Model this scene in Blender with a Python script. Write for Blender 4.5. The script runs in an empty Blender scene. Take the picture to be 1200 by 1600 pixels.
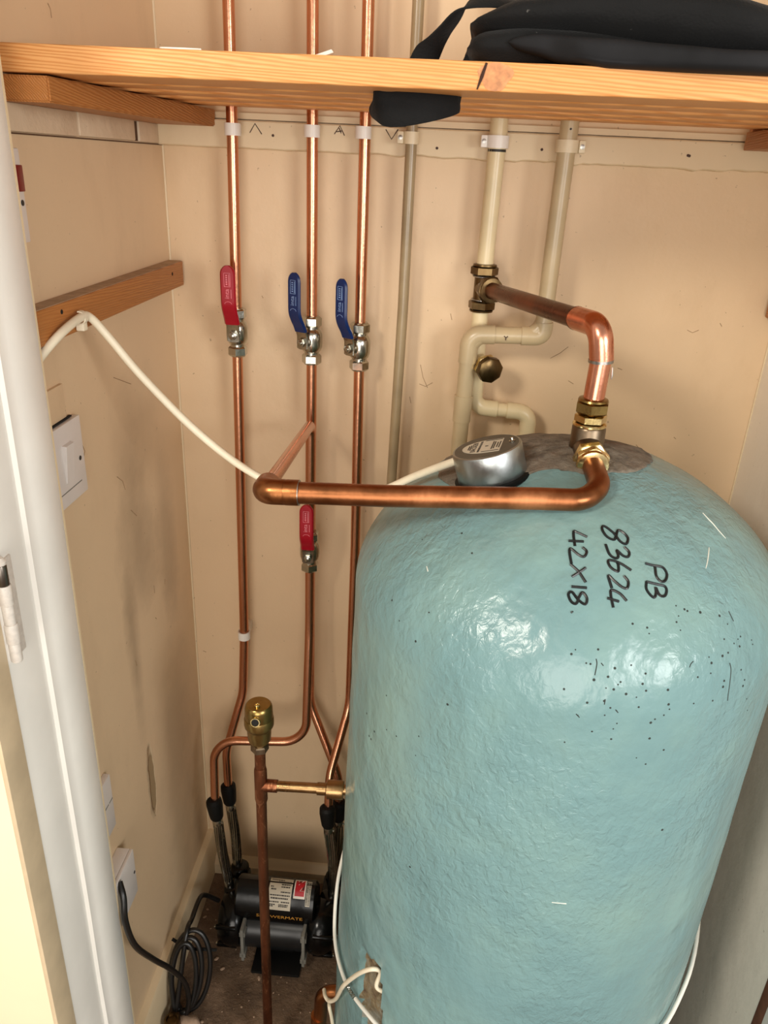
import bpy, bmesh, math, random
from mathutils import Vector, Matrix, noise
rnd = random.Random(7)
SC = bpy.context.scene
COL = SC.collection
EYE = 1.34                                   # eye level above the floor; heights in P() are relative to it
def P(x, y, z): return Vector((x, y, z + EYE))
R = math.radians

# ------------------------------------------------------------------ camera, light, exposure
cd = bpy.data.cameras.new('camera'); cam = bpy.data.objects.new('camera', cd); COL.objects.link(cam)
cd.lens = 1205 / 1600 * 36; cd.sensor_width = 36; cd.sensor_fit = 'AUTO'; cd.clip_start = .02
pit, rol, yaw = R(24.25), R(-2.73), R(-3.42)
fw = Vector((math.sin(yaw)*math.cos(pit), math.cos(yaw)*math.cos(pit), -math.sin(pit)))
rt = Vector((math.cos(yaw), -math.sin(yaw), 0)); dn = fw.cross(rt)
rt2 = rt*math.cos(rol) + dn*math.sin(rol); dn2 = -rt*math.sin(rol) + dn*math.cos(rol)
m3 = Matrix((rt2, -dn2, -fw)).transposed()
cam.matrix_world = Matrix.Translation((0, 0, EYE)) @ m3.to_4x4()
SC.camera = cam

wd = bpy.data.worlds.new('hall'); SC.world = wd; wd.use_nodes = True
wb = wd.node_tree.nodes['Background']; wb.inputs[0].default_value = (1, .90, .77, 1); wb.inputs[1].default_value = .42

def area(name, loc, aim, size, power, col):
    l = bpy.data.lights.new(name, 'AREA'); l.shape = 'DISK'; l.size = size; l.energy = power; l.color = col
    o = bpy.data.objects.new(name, l); COL.objects.link(o); o.location = loc
    o.rotation_euler = (Vector(aim) - Vector(loc)).to_track_quat('-Z', 'Y').to_euler()
    return o
area('hall_ceiling_lamp', (-.90, -.70, 2.02), (.1, .9, .9), .36, 20, (1, .92, .80))
area('hall_window', (1.45, -1.00, 1.45), (.0, .8, .9), 0.8, 27, (.97, .97, .96))
area('added_front_fill', (.0, -1.9, 1.05), (.05, 1, .95), 1.6, 37, (1, .94, .86))  # unseen soft fill lamp added behind the camera to lift the back wall

SC.view_settings.view_transform = 'Standard'; SC.view_settings.look = 'None'
SC.view_settings.gamma = 1; SC.view_settings.use_curve_mapping = False
SC.view_settings.exposure = 0.0

# ------------------------------------------------------------------ materials
def srgb(r, g, b):
    f = lambda c: ((c/255+.055)/1.055)**2.4 if c/255 > .04045 else c/255/12.92
    return (f(r), f(g), f(b), 1)
class NT:
    def __init__(s, name):
        s.m = bpy.data.materials.new(name); s.m.use_nodes = True; s.t = s.m.node_tree
        s.b = s.t.nodes['Principled BSDF']; s.tc = s.t.nodes.new('ShaderNodeTexCoord')
    def n(s, typ, **k):
        o = s.t.nodes.new(typ)
        for a, v in k.items():
            if a.startswith('i_'): o.inputs[a[2:].replace('_', ' ')].default_value = v
            else: setattr(o, a, v)
        return o
    def l(s, a, b): s.t.links.new(a, b)
    def noise(s, scale, detail=4, rough=.55, stretch=None, coord='Object', dist=0):
        t = s.n('ShaderNodeTexNoise', i_Scale=scale, i_Detail=detail, i_Roughness=rough, i_Distortion=dist)
        src = s.tc.outputs[coord]
        if stretch:
            mp = s.n('ShaderNodeMapping'); mp.inputs['Scale'].default_value = stretch
            s.l(src, mp.inputs[0]); src = mp.outputs[0]
        s.l(src, t.inputs['Vector']); return t.outputs[0]
    def ramp(s, f, stops):
        r = s.n('ShaderNodeValToRGB'); e = r.color_ramp.elements
        while len(e) < len(stops): e.new(.5)
        for k, (p, c) in zip(e, stops): k.position = p; k.color = c
        s.l(f, r.inputs[0]); return r.outputs[0]
    def mix(s, f, a, b, mode='MIX'):
        x = s.n('ShaderNodeMix', data_type='RGBA', blend_type=mode)
        for sock, v in ((x.inputs[0], f), (x.inputs[6], a), (x.inputs[7], b)):
            if isinstance(v, (int, float, tuple)): sock.default_value = v
            else: s.l(v, sock)
        return x.outputs[2]
    def math(s, op, a, b=0.0, clamp=False):
        x = s.n('ShaderNodeMath', operation=op, use_clamp=clamp)
        for sock, v in zip(x.inputs, (a, b)):
            if isinstance(v, (int, float)): sock.default_value = v
            else: s.l(v, sock)
        return x.outputs[0]
    def col(s, c):
        if isinstance(c, tuple): s.b.inputs['Base Color'].default_value = c
        else: s.l(c, s.b.inputs['Base Color'])
    def bump(s, h, dist=.001, st=1.0):
        b = s.n('ShaderNodeBump', i_Strength=st, i_Distance=dist); s.l(h, b.inputs['Height']); s.l(b.outputs[0], s.b.inputs['Normal'])
    def set(s, rough=.5, metal=0., spec=None, coat=None):
        s.b.inputs['Roughness'].default_value = rough; s.b.inputs['Metallic'].default_value = metal
        if spec is not None: s.b.inputs['Specular IOR Level'].default_value = spec
        if coat is not None: s.b.inputs['Coat Weight'].default_value = coat
        return s.m
W_, K_ = (1, 1, 1, 1), (0, 0, 0, 1)
MAT = {}
def plain(name, c, rough=.5, metal=0., spec=None, var=.12, scale=60, coat=None, bump=0):
    n = NT(name); f = n.noise(scale)
    d = tuple(v*(1-var*1.6) for v in c[:3]) + (1,); u = tuple(min(1, v*(1+var)) for v in c[:3]) + (1,)
    n.col(n.ramp(f, [(.3, d), (.7, u)]))
    if bump: n.bump(f, bump)
    MAT[name] = n.set(rough, metal, spec, coat); return MAT[name]

def mk_wall(name, base, dirt, bump=.0012, stains=False):
    n = NT(name)
    c = n.ramp(n.noise(3.2, 5), [(.3, tuple(v*.93 for v in base[:3])+(1,)), (.7, base)])
    f = n.ramp(n.noise(9, 6, .65, (1, 1, .45)), [(.56, K_), (.78, W_)])
    c = n.mix(n.math('MULTIPLY', f, .3), c, dirt)
    sp = n.ramp(n.noise(140, 2), [(.735, K_), (.76, W_)])
    c = n.mix(n.math('MULTIPLY', sp, .45), c, srgb(110, 84, 60))
    if stains:                                # grey mould and a peeled patch of plaster, where the old damp was
        xyz = n.n('ShaderNodeSeparateXYZ'); n.l(n.tc.outputs['Object'], xyz.inputs[0])
        w = n.noise(7, 5, .6)
        def blob(y, z, ry, rz, soft, wob=.9, f=w):
            a = n.math('POWER', n.math('ABSOLUTE', n.math('DIVIDE', n.math('SUBTRACT', xyz.outputs[1], y), ry)), 2)
            b = n.math('POWER', n.math('ABSOLUTE', n.math('DIVIDE', n.math('SUBTRACT', xyz.outputs[2], z), rz)), 2)
            d = n.math('SQRT', n.math('ADD', a, b))
            d = n.math('ADD', d, n.math('MULTIPLY', n.math('SUBTRACT', f, .5), wob))
            return n.math('DIVIDE', n.math('SUBTRACT', 1.0, d), soft, True)
        grey = srgb(138, 116, 92)
        for (y, z, ry, rz, k) in ((.93, .86, .08, .14, .5), (.875, .68, .03, .17, .55), (1.03, .82, .045, .2, .35), (.95, 1.0, .1, .09, .25), (1.02, .42, .12, .28, .35), (1.08, .16, .05, .1, .6)):
            c = n.mix(n.math('MULTIPLY', blob(y, z, ry, rz, .8, 1.6), k), c, grey)
        w2 = n.noise(40, 4, .6)
        pk = blob(.889, .452, .0125, .075, .25, .8, w2)
        c = n.mix(n.math('MULTIPLY', pk, .8), c, srgb(142, 118, 84))
        rim = n.math('SUBTRACT', blob(.886, .452, .0165, .083, .25, .8, w2), pk, True)
        c = n.mix(rim, c, srgb(188, 164, 132))
        h = n.math('ADD', n.math('MULTIPLY', n.noise(26, 5), .5), n.math('MULTIPLY', pk, -2.0))
        n.bump(h, .0016)
    else:
        n.bump(n.noise(26, 5), bump)
    n.col(c); MAT[name] = n.set(.42, spec=.35); return MAT[name]
mk_wall('wall_paint', srgb(226, 197, 160), srgb(196, 164, 126))
mk_wall('wall_paint_stained', srgb(226, 197, 160), srgb(190, 160, 126), stains=True)
mk_wall('rail_paint', srgb(226, 204, 168), srgb(196, 168, 130), .0006)
mk_wall('right_wall_paint', srgb(246, 238, 224), srgb(200, 182, 160))
mk_wall('brick_paint', srgb(222, 198, 168), srgb(186, 160, 130), .003)
plain('ceiling_paint', srgb(225, 205, 175), .7)
plain('white_gloss', srgb(246, 242, 234), .28, var=.03, scale=14, bump=.0006)
plain('white_gloss_edge', srgb(236, 214, 176), .35, var=.05)
plain('door_cream', srgb(250, 240, 204), .4, var=.02, scale=8)
plain('door_edge_paint', srgb(222, 200, 166), .45, var=.08, scale=20, bump=.0005)
plain('hinge_paint', srgb(226, 218, 208), .4, var=.08, scale=200)
plain('hinge_steel', srgb(120, 112, 104), .35, 1.)
plain('brown_timber', srgb(112, 70, 50), .45, var=.15)
plain('mortar_gap', srgb(90, 62, 40), .9)

def mk_floor():
    n = NT('concrete'); f = n.noise(14, 8, .7)
    c = n.ramp(f, [(.3, srgb(74, 58, 44)), (.5, srgb(106, 84, 64)), (.72, srgb(140, 114, 90))])
    sp = n.ramp(n.noise(170, 3), [(.66, K_), (.7, W_)])
    c = n.mix(n.math('MULTIPLY', sp, .55), c, srgb(178, 150, 124))
    n.col(c); n.bump(n.noise(70, 6, .7), .004); MAT['concrete'] = n.set(.9)
mk_floor()
def mk_pine(name, a, b, d, axis='X', rings=230.):
    n = NT(name)
    st = {'X': (.05, 1, 1), 'Y': (1, .05, 1)}[axis]
    mp = n.n('ShaderNodeMapping'); mp.inputs['Scale'].default_value = st; n.l(n.tc.outputs['Object'], mp.inputs[0])
    wv = n.n('ShaderNodeTexWave', wave_type='BANDS', bands_direction='DIAGONAL', i_Scale=rings, i_Distortion=8, i_Detail=4, i_Detail_Scale=.5)
    n.l(mp.outputs[0], wv.inputs[0])
    g = n.ramp(wv.outputs[0], [(.0, a), (.45, a), (.97, b)])
    f = n.noise(2.2, 4, .6, tuple(1 if v < 1 else 9 for v in st))
    c = n.mix(n.ramp(f, [(.38, K_), (.72, W_)]), g, d)
    kn = n.n('ShaderNodeTexVoronoi', i_Scale=5.1, i_Randomness=1.); n.l(n.tc.outputs['Object'], kn.inputs[0])
    k = n.ramp(kn.outputs[0], [(.028, W_), (.075, K_)])
    c = n.mix(n.math('MULTIPLY', k, .7), c, srgb(124, 70, 36))
    n.col(c); n.bump(wv.outputs[0], .0003); MAT[name] = n.set(.45, spec=.35)
mk_pine('pine', srgb(232, 170, 106), srgb(206, 136, 74), srgb(220, 152, 88))
mk_pine('pine_varnished', srgb(186, 124, 66), srgb(160, 98, 48), srgb(174, 112, 58), 'Y')
plain('dust_grey', srgb(176, 150, 122), .9)
plain('knot', srgb(206, 138, 86), .5, var=.2, scale=160)
plain('crack', srgb(60, 32, 16), .8)

def mk_copper(name, a, b, d, rough, scale, lo=.42, hi=.62, stretch=(1, 1, .35), streak=None):
    n = NT(name); f = n.noise(scale, 6, .65, stretch)
    c = n.ramp(f, [(lo-.16, a), ((lo+hi)/2, b), (hi+.12, d)])
    if streak: c = n.mix(n.ramp(n.noise(scale*4, 5, .7, stretch, dist=1.5), [(.56, K_), (.66, W_)]), c, streak)
    n.col(c); rr = n.ramp(f, [(.3, (rough*.7,)*3+(1,)), (.7, (min(1, rough*1.35),)*3+(1,))]); n.l(rr, n.b.inputs['Roughness'])
    n.b.inputs['Metallic'].default_value = 1.; n.bump(n.noise(90, 4), .00025); MAT[name] = n.m
mk_copper('copper_new', srgb(196, 134, 102), srgb(212, 150, 118), srgb(224, 166, 134), .22, 7)
mk_copper('copper_old', srgb(112, 70, 42), srgb(160, 102, 66), srgb(206, 140, 96), .4, 16)
mk_copper('copper_dark', srgb(74, 44, 30), srgb(104, 62, 42), srgb(140, 84, 56), .3, 14)
mk_copper('copper_clean', srgb(190, 112, 84), srgb(230, 158, 128), srgb(246, 186, 156), .24, 18)
mk_copper('copper_fitting', srgb(120, 76, 44), srgb(150, 96, 58), srgb(176, 118, 72), .34, 30)
mk_copper('copper_stain', srgb(86, 52, 36), srgb(124, 76, 52), srgb(150, 96, 66), .45, 20, streak=srgb(176, 122, 88))
mk_copper('copper_tarnished', srgb(120, 92, 62), srgb(160, 128, 88), srgb(200, 160, 112), .3, 20)
mk_copper('brass', srgb(128, 104, 58), srgb(152, 126, 76), srgb(172, 146, 94), .3, 30)
mk_copper('brass_bright', srgb(206, 180, 116), srgb(226, 202, 146), srgb(240, 222, 176), .2, 30)
mk_copper('brass_dull', srgb(92, 78, 62), srgb(118, 102, 84), srgb(150, 134, 112), .36, 30)
mk_copper('brass_dark', srgb(74, 58, 38), srgb(104, 84, 56), srgb(138, 116, 80), .34, 40)
mk_copper('nickel', srgb(150, 148, 138), srgb(184, 182, 172), srgb(206, 204, 194), .17, 40)
mk_copper('steel_cap', srgb(140, 146, 146), srgb(176, 182, 182), srgb(204, 208, 208), .34, 16, stretch=(1, 1, .3))
mk_copper('braid_steel', srgb(150, 148, 138), srgb(186, 182, 170), srgb(212, 208, 196), .24, 60)
mk_copper('solder', srgb(110, 108, 106), srgb(170, 166, 160), srgb(200, 196, 190), .35, 120)
plain('cap_reflection', srgb(104, 100, 90), .5, .6)  # dim reflection of the shelf, painted as a darker grey
plain('cream_pipe', srgb(222, 204, 164), .3, var=.06, scale=18, bump=.0004)
plain('beige_pipe', srgb(192, 172, 136), .3, var=.1, scale=14, bump=.0004)
plain('grey_pipe', srgb(158, 138, 106), .28, var=.14, scale=12)
plain('clip_white', srgb(238, 232, 224), .35, var=.02)
plain('clip_cream', srgb(222, 206, 174), .4, var=.04)
plain('plastic_white', srgb(222, 214, 208), .3, var=.02)
plain('cable_white', srgb(236, 224, 198), .42, var=.04)
plain('cord_white', srgb(238, 236, 226), .5, var=.03)
plain('cable_black', srgb(20, 18, 17), .35, var=.1)
plain('black_plastic', srgb(8, 8, 8), .2, spec=.3, var=.1, bump=.0002)
plain('black_rubber', srgb(8, 8, 7), .6, spec=.25, var=.2)
plain('motor_casing', srgb(26, 27, 28), .3, var=.08)
plain('grey_plastic', srgb(120, 118, 110), .45)
plain('label_silver', srgb(206, 196, 176), .4, var=.04)
plain('print_dark', srgb(48, 44, 40), .6)
plain('print_gold', srgb(196, 140, 56), .4)
plain('sticker_white', srgb(236, 228, 218), .5, var=.02)
plain('sticker_red', srgb(186, 18, 34), .45, var=.05)
plain('vinyl_red', srgb(158, 8, 32), .3, var=.05, spec=.5)
plain('vinyl_blue', srgb(16, 40, 90), .3, var=.05, spec=.5)
plain('print_pink', srgb(224, 130, 140), .5)
plain('print_paleblue', srgb(130, 156, 200), .5)
plain('marker', srgb(22, 24, 26), .35, var=.2)
plain('scratch', srgb(158, 128, 96), .7)
plain('pencil', srgb(74, 50, 40), .7)
plain('chip_dark', srgb(46, 52, 48), .8)
plain('chip_white', srgb(226, 228, 216), .6)
plain('rocker_red', srgb(120, 14, 20), .3)
plain('hole_dark', srgb(16, 14, 12), .9)
plain('plaster_lump', srgb(178, 150, 126), .9, bump=.002)
def mk_patch():
    n = NT('bare_foam'); f = n.noise(60, 8, .7)
    c = n.ramp(f, [(.3, srgb(84, 76, 66)), (.52, srgb(128, 118, 104)), (.7, srgb(150, 140, 124))])
    c = n.mix(n.ramp(n.noise(18, 5, .6), [(.5, K_), (.68, W_)]), c, srgb(120, 98, 78))
    n.col(c); n.bump(n.noise(110, 6, .7), .005); MAT['bare_foam'] = n.set(.85)
    n = NT('torn_foam'); f = n.noise(26, 6, .65)
    n.col(n.ramp(f, [(.36, srgb(70, 42, 26)), (.5, srgb(128, 112, 84)), (.68, srgb(140, 142, 132))]))
    n.bump(n.noise(90, 5), .005); MAT['torn_foam'] = n.set(.85)
mk_patch()
def mk_foam():
    n = NT('blue_foam'); f = n.noise(5, 6, .6)
    c = n.ramp(f, [(.3, srgb(106, 140, 144)), (.5, srgb(118, 152, 154)), (.7, srgb(130, 162, 158))])
    g = n.ramp(n.noise(4, 4, .5, (1, 1, .6)), [(.52, K_), (.75, W_)])
    c = n.mix(n.math('MULTIPLY', g, .45), c, srgb(148, 170, 152))
    n.col(c)
    m = n.ramp(n.noise(6, 3, .5, (1, 1, .45)), [(.42, (.12, .12, .12, 1)), (.6, W_)])
    fine = n.math('MULTIPLY', n.math('MULTIPLY', n.noise(125, 3, .55, (1, 1, .8), dist=.6), m), .42)
    h = n.math('ADD', n.math('ADD', n.noise(17, 3, .5, (1, 1, .75)), n.math('MULTIPLY', n.noise(55, 3, .5, (1, 1, .8)), .2)), fine)
    n.bump(h, .0062); MAT['blue_foam'] = n.set(.27, spec=.5)
mk_foam()
def mk_cloth():
    n = NT('black_cloth'); f = n.noise(12, 6, .6)
    c = n.ramp(f, [(.3, srgb(9, 9, 9)), (.75, srgb(24, 24, 25))])
    sp = n.ramp(n.noise(150, 2), [(.74, K_), (.78, W_)])
    n.col(n.mix(n.math('MULTIPLY', sp, .25), c, srgb(150, 146, 140)))
    n.bump(n.noise(420, 2), .0006); MAT['black_cloth'] = n.set(.82, spec=.25); n.b.inputs['Sheen Weight'].default_value = .04
    MAT['lit_cloth'] = plain('lit_cloth', srgb(32, 32, 34), .8, spec=.2, var=.25, scale=14, bump=.0008)  # paler black: front light and sheen on the roll painted into its colour
mk_cloth()

# ------------------------------------------------------------------ mesh helpers
ORG = {}
def link(o): COL.objects.link(o); return o
def thing(name, label, cat, loc=(0, 0, 0), group=None):
    o = link(bpy.data.objects.new(name, None)); o.location = loc; o.empty_display_size = .02
    o['label'] = label; o['category'] = cat
    if group: o['group'] = group
    ORG[o] = Vector(loc); return o
def tag(o, label, cat, group=None):
    o['label'] = label; o['category'] = cat
    if group: o['group'] = group
    return o
def frame(axis, up=None):
    a = Vector(axis).normalized(); q = a.to_track_quat('Z', 'Y').to_matrix()
    if up is not None:
        y = Vector(up); y = (y - a*y.dot(a)).normalized(); x = y.cross(a); q = Matrix((x, y, a)).transposed()
    return q
def fil(pts, r, n=8):
    pts = [Vector(p) for p in pts]; rs = r if isinstance(r, (list, tuple)) else [r]*len(pts)
    out = [pts[0]]
    for i in range(1, len(pts)-1):
        a, b, c = pts[i-1], pts[i], pts[i+1]; u = (a-b); v = (c-b); lu, lv = u.length, v.length; u /= lu; v /= lv
        ang = u.angle(v)
        if ang > R(178) or rs[i] <= 0: out.append(b); continue
        d = min(rs[i]/math.tan(ang/2), lu*.49, lv*.49); rr = d*math.tan(ang/2)
        cen = b + (u+v).normalized()*(rr/math.sin(ang/2)); p0, p1 = b+u*d-cen, b+v*d-cen
        tot = p0.angle(p1); ax = p0.cross(p1)
        for k in range(n+1): out.append(cen + Matrix.Rotation(tot*k/n, 3, ax) @ p0)
    out.append(pts[-1]); return out
def spline(pts, n=8):
    pts = [Vector(p) for p in pts]; q = [pts[0]*2-pts[1]] + pts + [pts[-1]*2-pts[-2]]; out = []
    for i in range(1, len(q)-2):
        a, b, c, d = q[i-1:i+3]
        for k in range(n):
            t = k/n; out.append(.5*((2*b) + (c-a)*t + (2*a-5*b+4*c-d)*t*t + (3*b-a-3*c+d)*t**3))
    out.append(pts[-1]); return out
class MB:
    def __init__(s): s.b = bmesh.new()
    def _rings(s, rings, cap0=True, cap1=True, closed=False, mi=0):
        vs = [[s.b.verts.new(p) for p in r] for r in rings]; n = len(vs[0]); m = len(vs)
        for i in range(m if closed else m-1):
            a, b = vs[i], vs[(i+1) % m]
            for j in range(n):
                f = s.b.faces.new((a[j], a[(j+1) % n], b[(j+1) % n], b[j])); f.material_index = mi
        if not closed:
            if cap0: s.b.faces.new(vs[0][::-1]).material_index = mi
            if cap1: s.b.faces.new(vs[-1]).material_index = mi
        return s
    def tube(s, pts, r, seg=18, closed=False, flat=None):
        pts = [Vector(p) for p in pts]
        pts = [p for i, p in enumerate(pts) if i == 0 or (p-pts[i-1]).length > 1e-6]
        n = len(pts); rs = r if isinstance(r, (list, tuple)) else [r]*n; rings = []
        for i, p in enumerate(pts):
            if closed: t = (pts[(i+1) % n]-pts[i-1]).normalized()
            else: t = (pts[min(i+1, n-1)]-pts[max(i-1, 0)]).normalized()
            if i == 0: q = frame(t); x = q.col[0].copy()
            x = (x - t*x.dot(t)).normalized(); y = t.cross(x)
            rings.append([p + (x*math.cos(2*math.pi*j/seg) + y*math.sin(2*math.pi*j/seg))*rs[i] for j in range(seg)])
        return s._rings(rings, closed=closed)
    def lathe(s, o, axis, prof, seg=32, up=None, phase=0, mi=0):
        q = frame(axis, up); o = Vector(o)
        rings = [[o + q @ Vector((r*math.cos(2*math.pi*j/seg+phase), r*math.sin(2*math.pi*j/seg+phase), h)) for j in range(seg)] for r, h in prof]
        return s._rings(rings, mi=mi)
    def hexn(s, o, axis, R_, h, up=None, sides=6, phase=0):
        """a nut: flats across sides with chamfered ends"""
        s.lathe(o, axis, [(R_*.84, 0), (R_, h*.16), (R_, h*.84), (R_*.84, h)], sides, up, phase); return s
    def box(s, c, size, rot=None, bev=0, seg=2):
        mtx = Matrix.Translation(c) @ (rot.to_4x4() if rot else Matrix()) @ Matrix.Diagonal((*size, 1))
        t = bmesh.new(); bmesh.ops.create_cube(t, size=1, matrix=mtx)
        if bev: bmesh.ops.bevel(t, geom=t.edges[:]+t.verts[:], offset=bev, segments=seg, affect='EDGES', profile=.6)
        me = bpy.data.meshes.new('t'); t.to_mesh(me); t.free(); s.b.from_mesh(me); bpy.data.meshes.remove(me); return s
    def prism(s, poly, q, o, d):
        """poly: 2-D outline in the frame q (columns x, y, normal) at o, thickness d along the normal"""
        o = Vector(o); return s._rings([[o + q @ Vector((x, y, h)) for x, y in poly] for h in (0, d)])
    def ribbon(s, pts, wdir, w, t):
        n = len(pts); ws = w if isinstance(w, (list, tuple)) else [w]*n; rings = []
        for i, p in enumerate(pts):
            p = Vector(p); tg = (Vector(pts[min(i+1, n-1)])-Vector(pts[max(i-1, 0)])).normalized()
            wd_ = Vector(wdir[i] if isinstance(wdir, list) else wdir); wd_ = (wd_-tg*wd_.dot(tg)).normalized(); nn = tg.cross(wd_)
            a, b = ws[i]/2, t/2; k = min(b*.8, a*.5)
            sec = [(-a, -b+k), (-a+k, -b), (a-k, -b), (a, -b+k), (a, b-k), (a-k, b), (-a+k, b), (-a, b-k)]
            rings.append([p + wd_*x + nn*y for x, y in sec])
        return s._rings(rings)
    def obj(s, name, mat, parent=None, ang=40, kind=None, label=None):
        bmesh.ops.recalc_face_normals(s.b, faces=s.b.faces)
        org = ORG.get(parent, Vector())
        if parent is not None:
            for v in s.b.verts: v.co -= org
        me = bpy.data.meshes.new(name); s.b.to_mesh(me); s.b.free()
        for m in (mat if isinstance(mat, (list, tuple)) else [mat]): me.materials.append(MAT[m])
        if ang is not None:
            for p in me.polygons: p.use_smooth = True
            me.set_sharp_from_angle(angle=R(ang))
        o = link(bpy.data.objects.new(name, me))
        if parent is not None: o.parent = parent; ORG[o] = org
        if kind: o['kind'] = kind
        if label: o['label'] = label
        return o
def text(body, size, mtx, name, mat, parent, ext=.00012):
    cu = bpy.data.curves.new('t', 'FONT'); cu.body = body; cu.size = size; cu.align_x = 'CENTER'; cu.align_y = 'CENTER'; cu.extrude = ext; cu.resolution_u = 2
    t = link(bpy.data.objects.new('t', cu)); bpy.context.view_layer.update()
    me = bpy.data.meshes.new_from_object(t.evaluated_get(bpy.context.evaluated_depsgraph_get()))
    bpy.data.objects.remove(t); bpy.data.curves.remove(cu)
    org = ORG.get(parent, Vector()); me.transform(Matrix.Translation(-org) @ mtx)
    me.materials.clear(); me.materials.append(MAT[mat]); me.name = name
    o = link(bpy.data.objects.new(name, me)); o.parent = parent; ORG[o] = org; return o
def copy_tree(o, parent=None):
    c = o.copy(); COL.objects.link(c); c.parent = parent
    for ch in list(o.children): copy_tree(ch, c)
    return c
def slab(name, lo, hi, mat, kind='structure', parent=None, bev=0, label=None):
    lo, hi = Vector(lo), Vector(hi)
    return MB().box((lo+hi)/2, hi-lo, bev=bev).obj(name, mat, parent, kind=kind if parent is None else None, label=label)

# ------------------------------------------------------------------ the cupboard shell
XL, XR, YB, TOP = -.392, .465, 1.13, 2.35
slab('floor', (-1.6, -1.5, -.06), (1.6, 1.25, 0), 'concrete')
wall_back = slab('wall_back', (XL-.1, YB, 0), (XR+.1, YB+.1, TOP), 'wall_paint')
wall_left = slab('wall_left', (XL-.1, .685, 0), (XL, YB, TOP), 'wall_paint_stained')
slab('wall_right', (XR, .674, 0), (XR+.1, YB, TOP), 'right_wall_paint')
slab('ceiling', (XL-.1, .55, TOP), (XR+.1, YB+.1, TOP+.05), 'ceiling_paint')
slab('wall_front_left', (-1.3, .6, 0), (XL-.031, .684, TOP), 'wall_paint')
slab('wall_front_right', (XR+.022, .6, 0), (1.4, .674, TOP), 'wall_paint')
slab('wall_front_top', (XL-.03, .6, 2.1), (XR+.022, .684, TOP), 'wall_paint')
slab('trim_1', (XR-.001, .655, 0), (XR+.022, .674, 2.1), 'brown_timber', bev=.001)
slab('trim_2', (XR-.002, .56, 0), (XR+.022, .655, 2.1), 'white_gloss', bev=.002)
# painted rail across the back wall, the pipe clips are screwed to it
rail = MB(); NX = 90
for sgn in (0,):
    rows = []
    for i in range(NX+1):
        x = XL + (XR-XL)*i/NX; wv = .0022*noise.noise((x*34, 3.1, 0)) + .0012*noise.noise((x*110, 1, 0))
        zb, zt = EYE+.0105+wv*(1.6 if x > -.1 else .5), EYE+.0445+.0004*noise.noise((x*60, 9, 0))
        rows.append([(x, YB+.004, zb), (x, YB-.0165, zb+.0006), (x, YB-.018, zb+.002), (x, YB-.018, zt-.0015), (x, YB-.0165, zt), (x, YB+.004, zt)])
    rail._rings(rows)
rail = rail.obj('trim_3', 'rail_paint', kind='structure')
slab('trim_4', (XL, YB-.012, EYE+.046), (XR, YB+.004, EYE+.0535), 'rail_paint')
# pencil marks on the rail
for nm, pts in (('pencil_mark', [[(384, 205), (392, 193), (402, 207)]]), ('pencil_mark', [[(511, 207), (519, 196), (526, 209)], [(518, 199), (521, 206)], [(514, 204), (522, 203)]]), ('pencil_mark', [[(587, 201), (596, 214), (605, 201)]])):
    b = MB()
    for st in pts:
        # rail face is flat: 1 px there is about 0.92 mm
        w = [(-.2835+(u-365)*.000882, YB-.0182, EYE+.0285-(v-206-(u-365)*.0417)*.00089) for u, v in st]
        b.tube(w, .0007, 6)
    b.obj(nm, 'pencil', rail)
for x, z in ((-.236, .028), (-.02, .022), (.115, .026), (.30, .027), (.302, .0265)):
    MB().lathe((x, YB-.0185, EYE+z), (0, -1, 0), [(.0018, 0), (.0016, .0006), (.0004, .0008)], 8).obj('nail_head', 'pencil', rail)
# scratches and knocks in the wall paint
b = MB()
for L in [[(-0.024, -0.2675), (-0.019, -0.2864), (-0.0113, -0.3015)], [(-0.024, -0.2965), (-0.0143, -0.2998), (-0.0042, -0.2933)], [(0.1637, -0.2464), (0.1764, -0.2382), (0.187, -0.2283)], [(0.3081, -0.3688), (0.3127, -0.3735)], [(0.3489, -0.1949), (0.3567, -0.1981), (0.3647, -0.194)], [(0.1939, -0.2777), (0.202, -0.282)], [(-0.38, -0.8074), (-0.3743, -0.8095)], [(0.2615, -0.2544), (0.2683, -0.2568)], [(0.0144, -0.1909), (0.017, -0.1998)], [(-0.0372, -0.317), (-0.0347, -0.3268)], [(0.361, -0.3529), (0.3644, -0.3557)], [(0.3915, -0.1826), (0.395, -0.1869)], [(-0.2595, -0.181), (-0.2577, -0.1845)]]: b.tube([(x, YB-.0001, EYE+z) for x, z in L], .00045, 5)
b.obj('paint_scratches', 'scratch', wall_back, kind='stuff')
b = MB()
for L in [[(0.7938, -0.2986), (0.8001, -0.3122), (0.7927, -0.3212)], [(0.8978, -0.2516), (0.9485, -0.2729)], [(0.9642, -0.5807), (0.964, -0.5936)], [(1.0087, -0.5946), (1.007, -0.6027)], [(0.874, -0.6504), (0.8764, -0.6607)], [(0.8771, -0.3738), (0.8928, -0.3862), (0.898, -0.4)], [(0.9095, -0.4343), (0.9264, -0.4504)], [(0.9581, -0.6321), (0.9624, -0.6371)], [(0.7815, -0.3019), (0.7798, -0.3318)], [(0.9351, -0.1657), (0.9383, -0.1693)], [(0.8359, 0.1251), (0.8399, 0.1211), (0.8404, 0.1139)]]: b.tube([(XL+.0001, y, EYE+z) for y, z in L], .0005, 5)
b.obj('paint_scratches', 'scratch', wall_left, kind='stuff')
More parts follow.
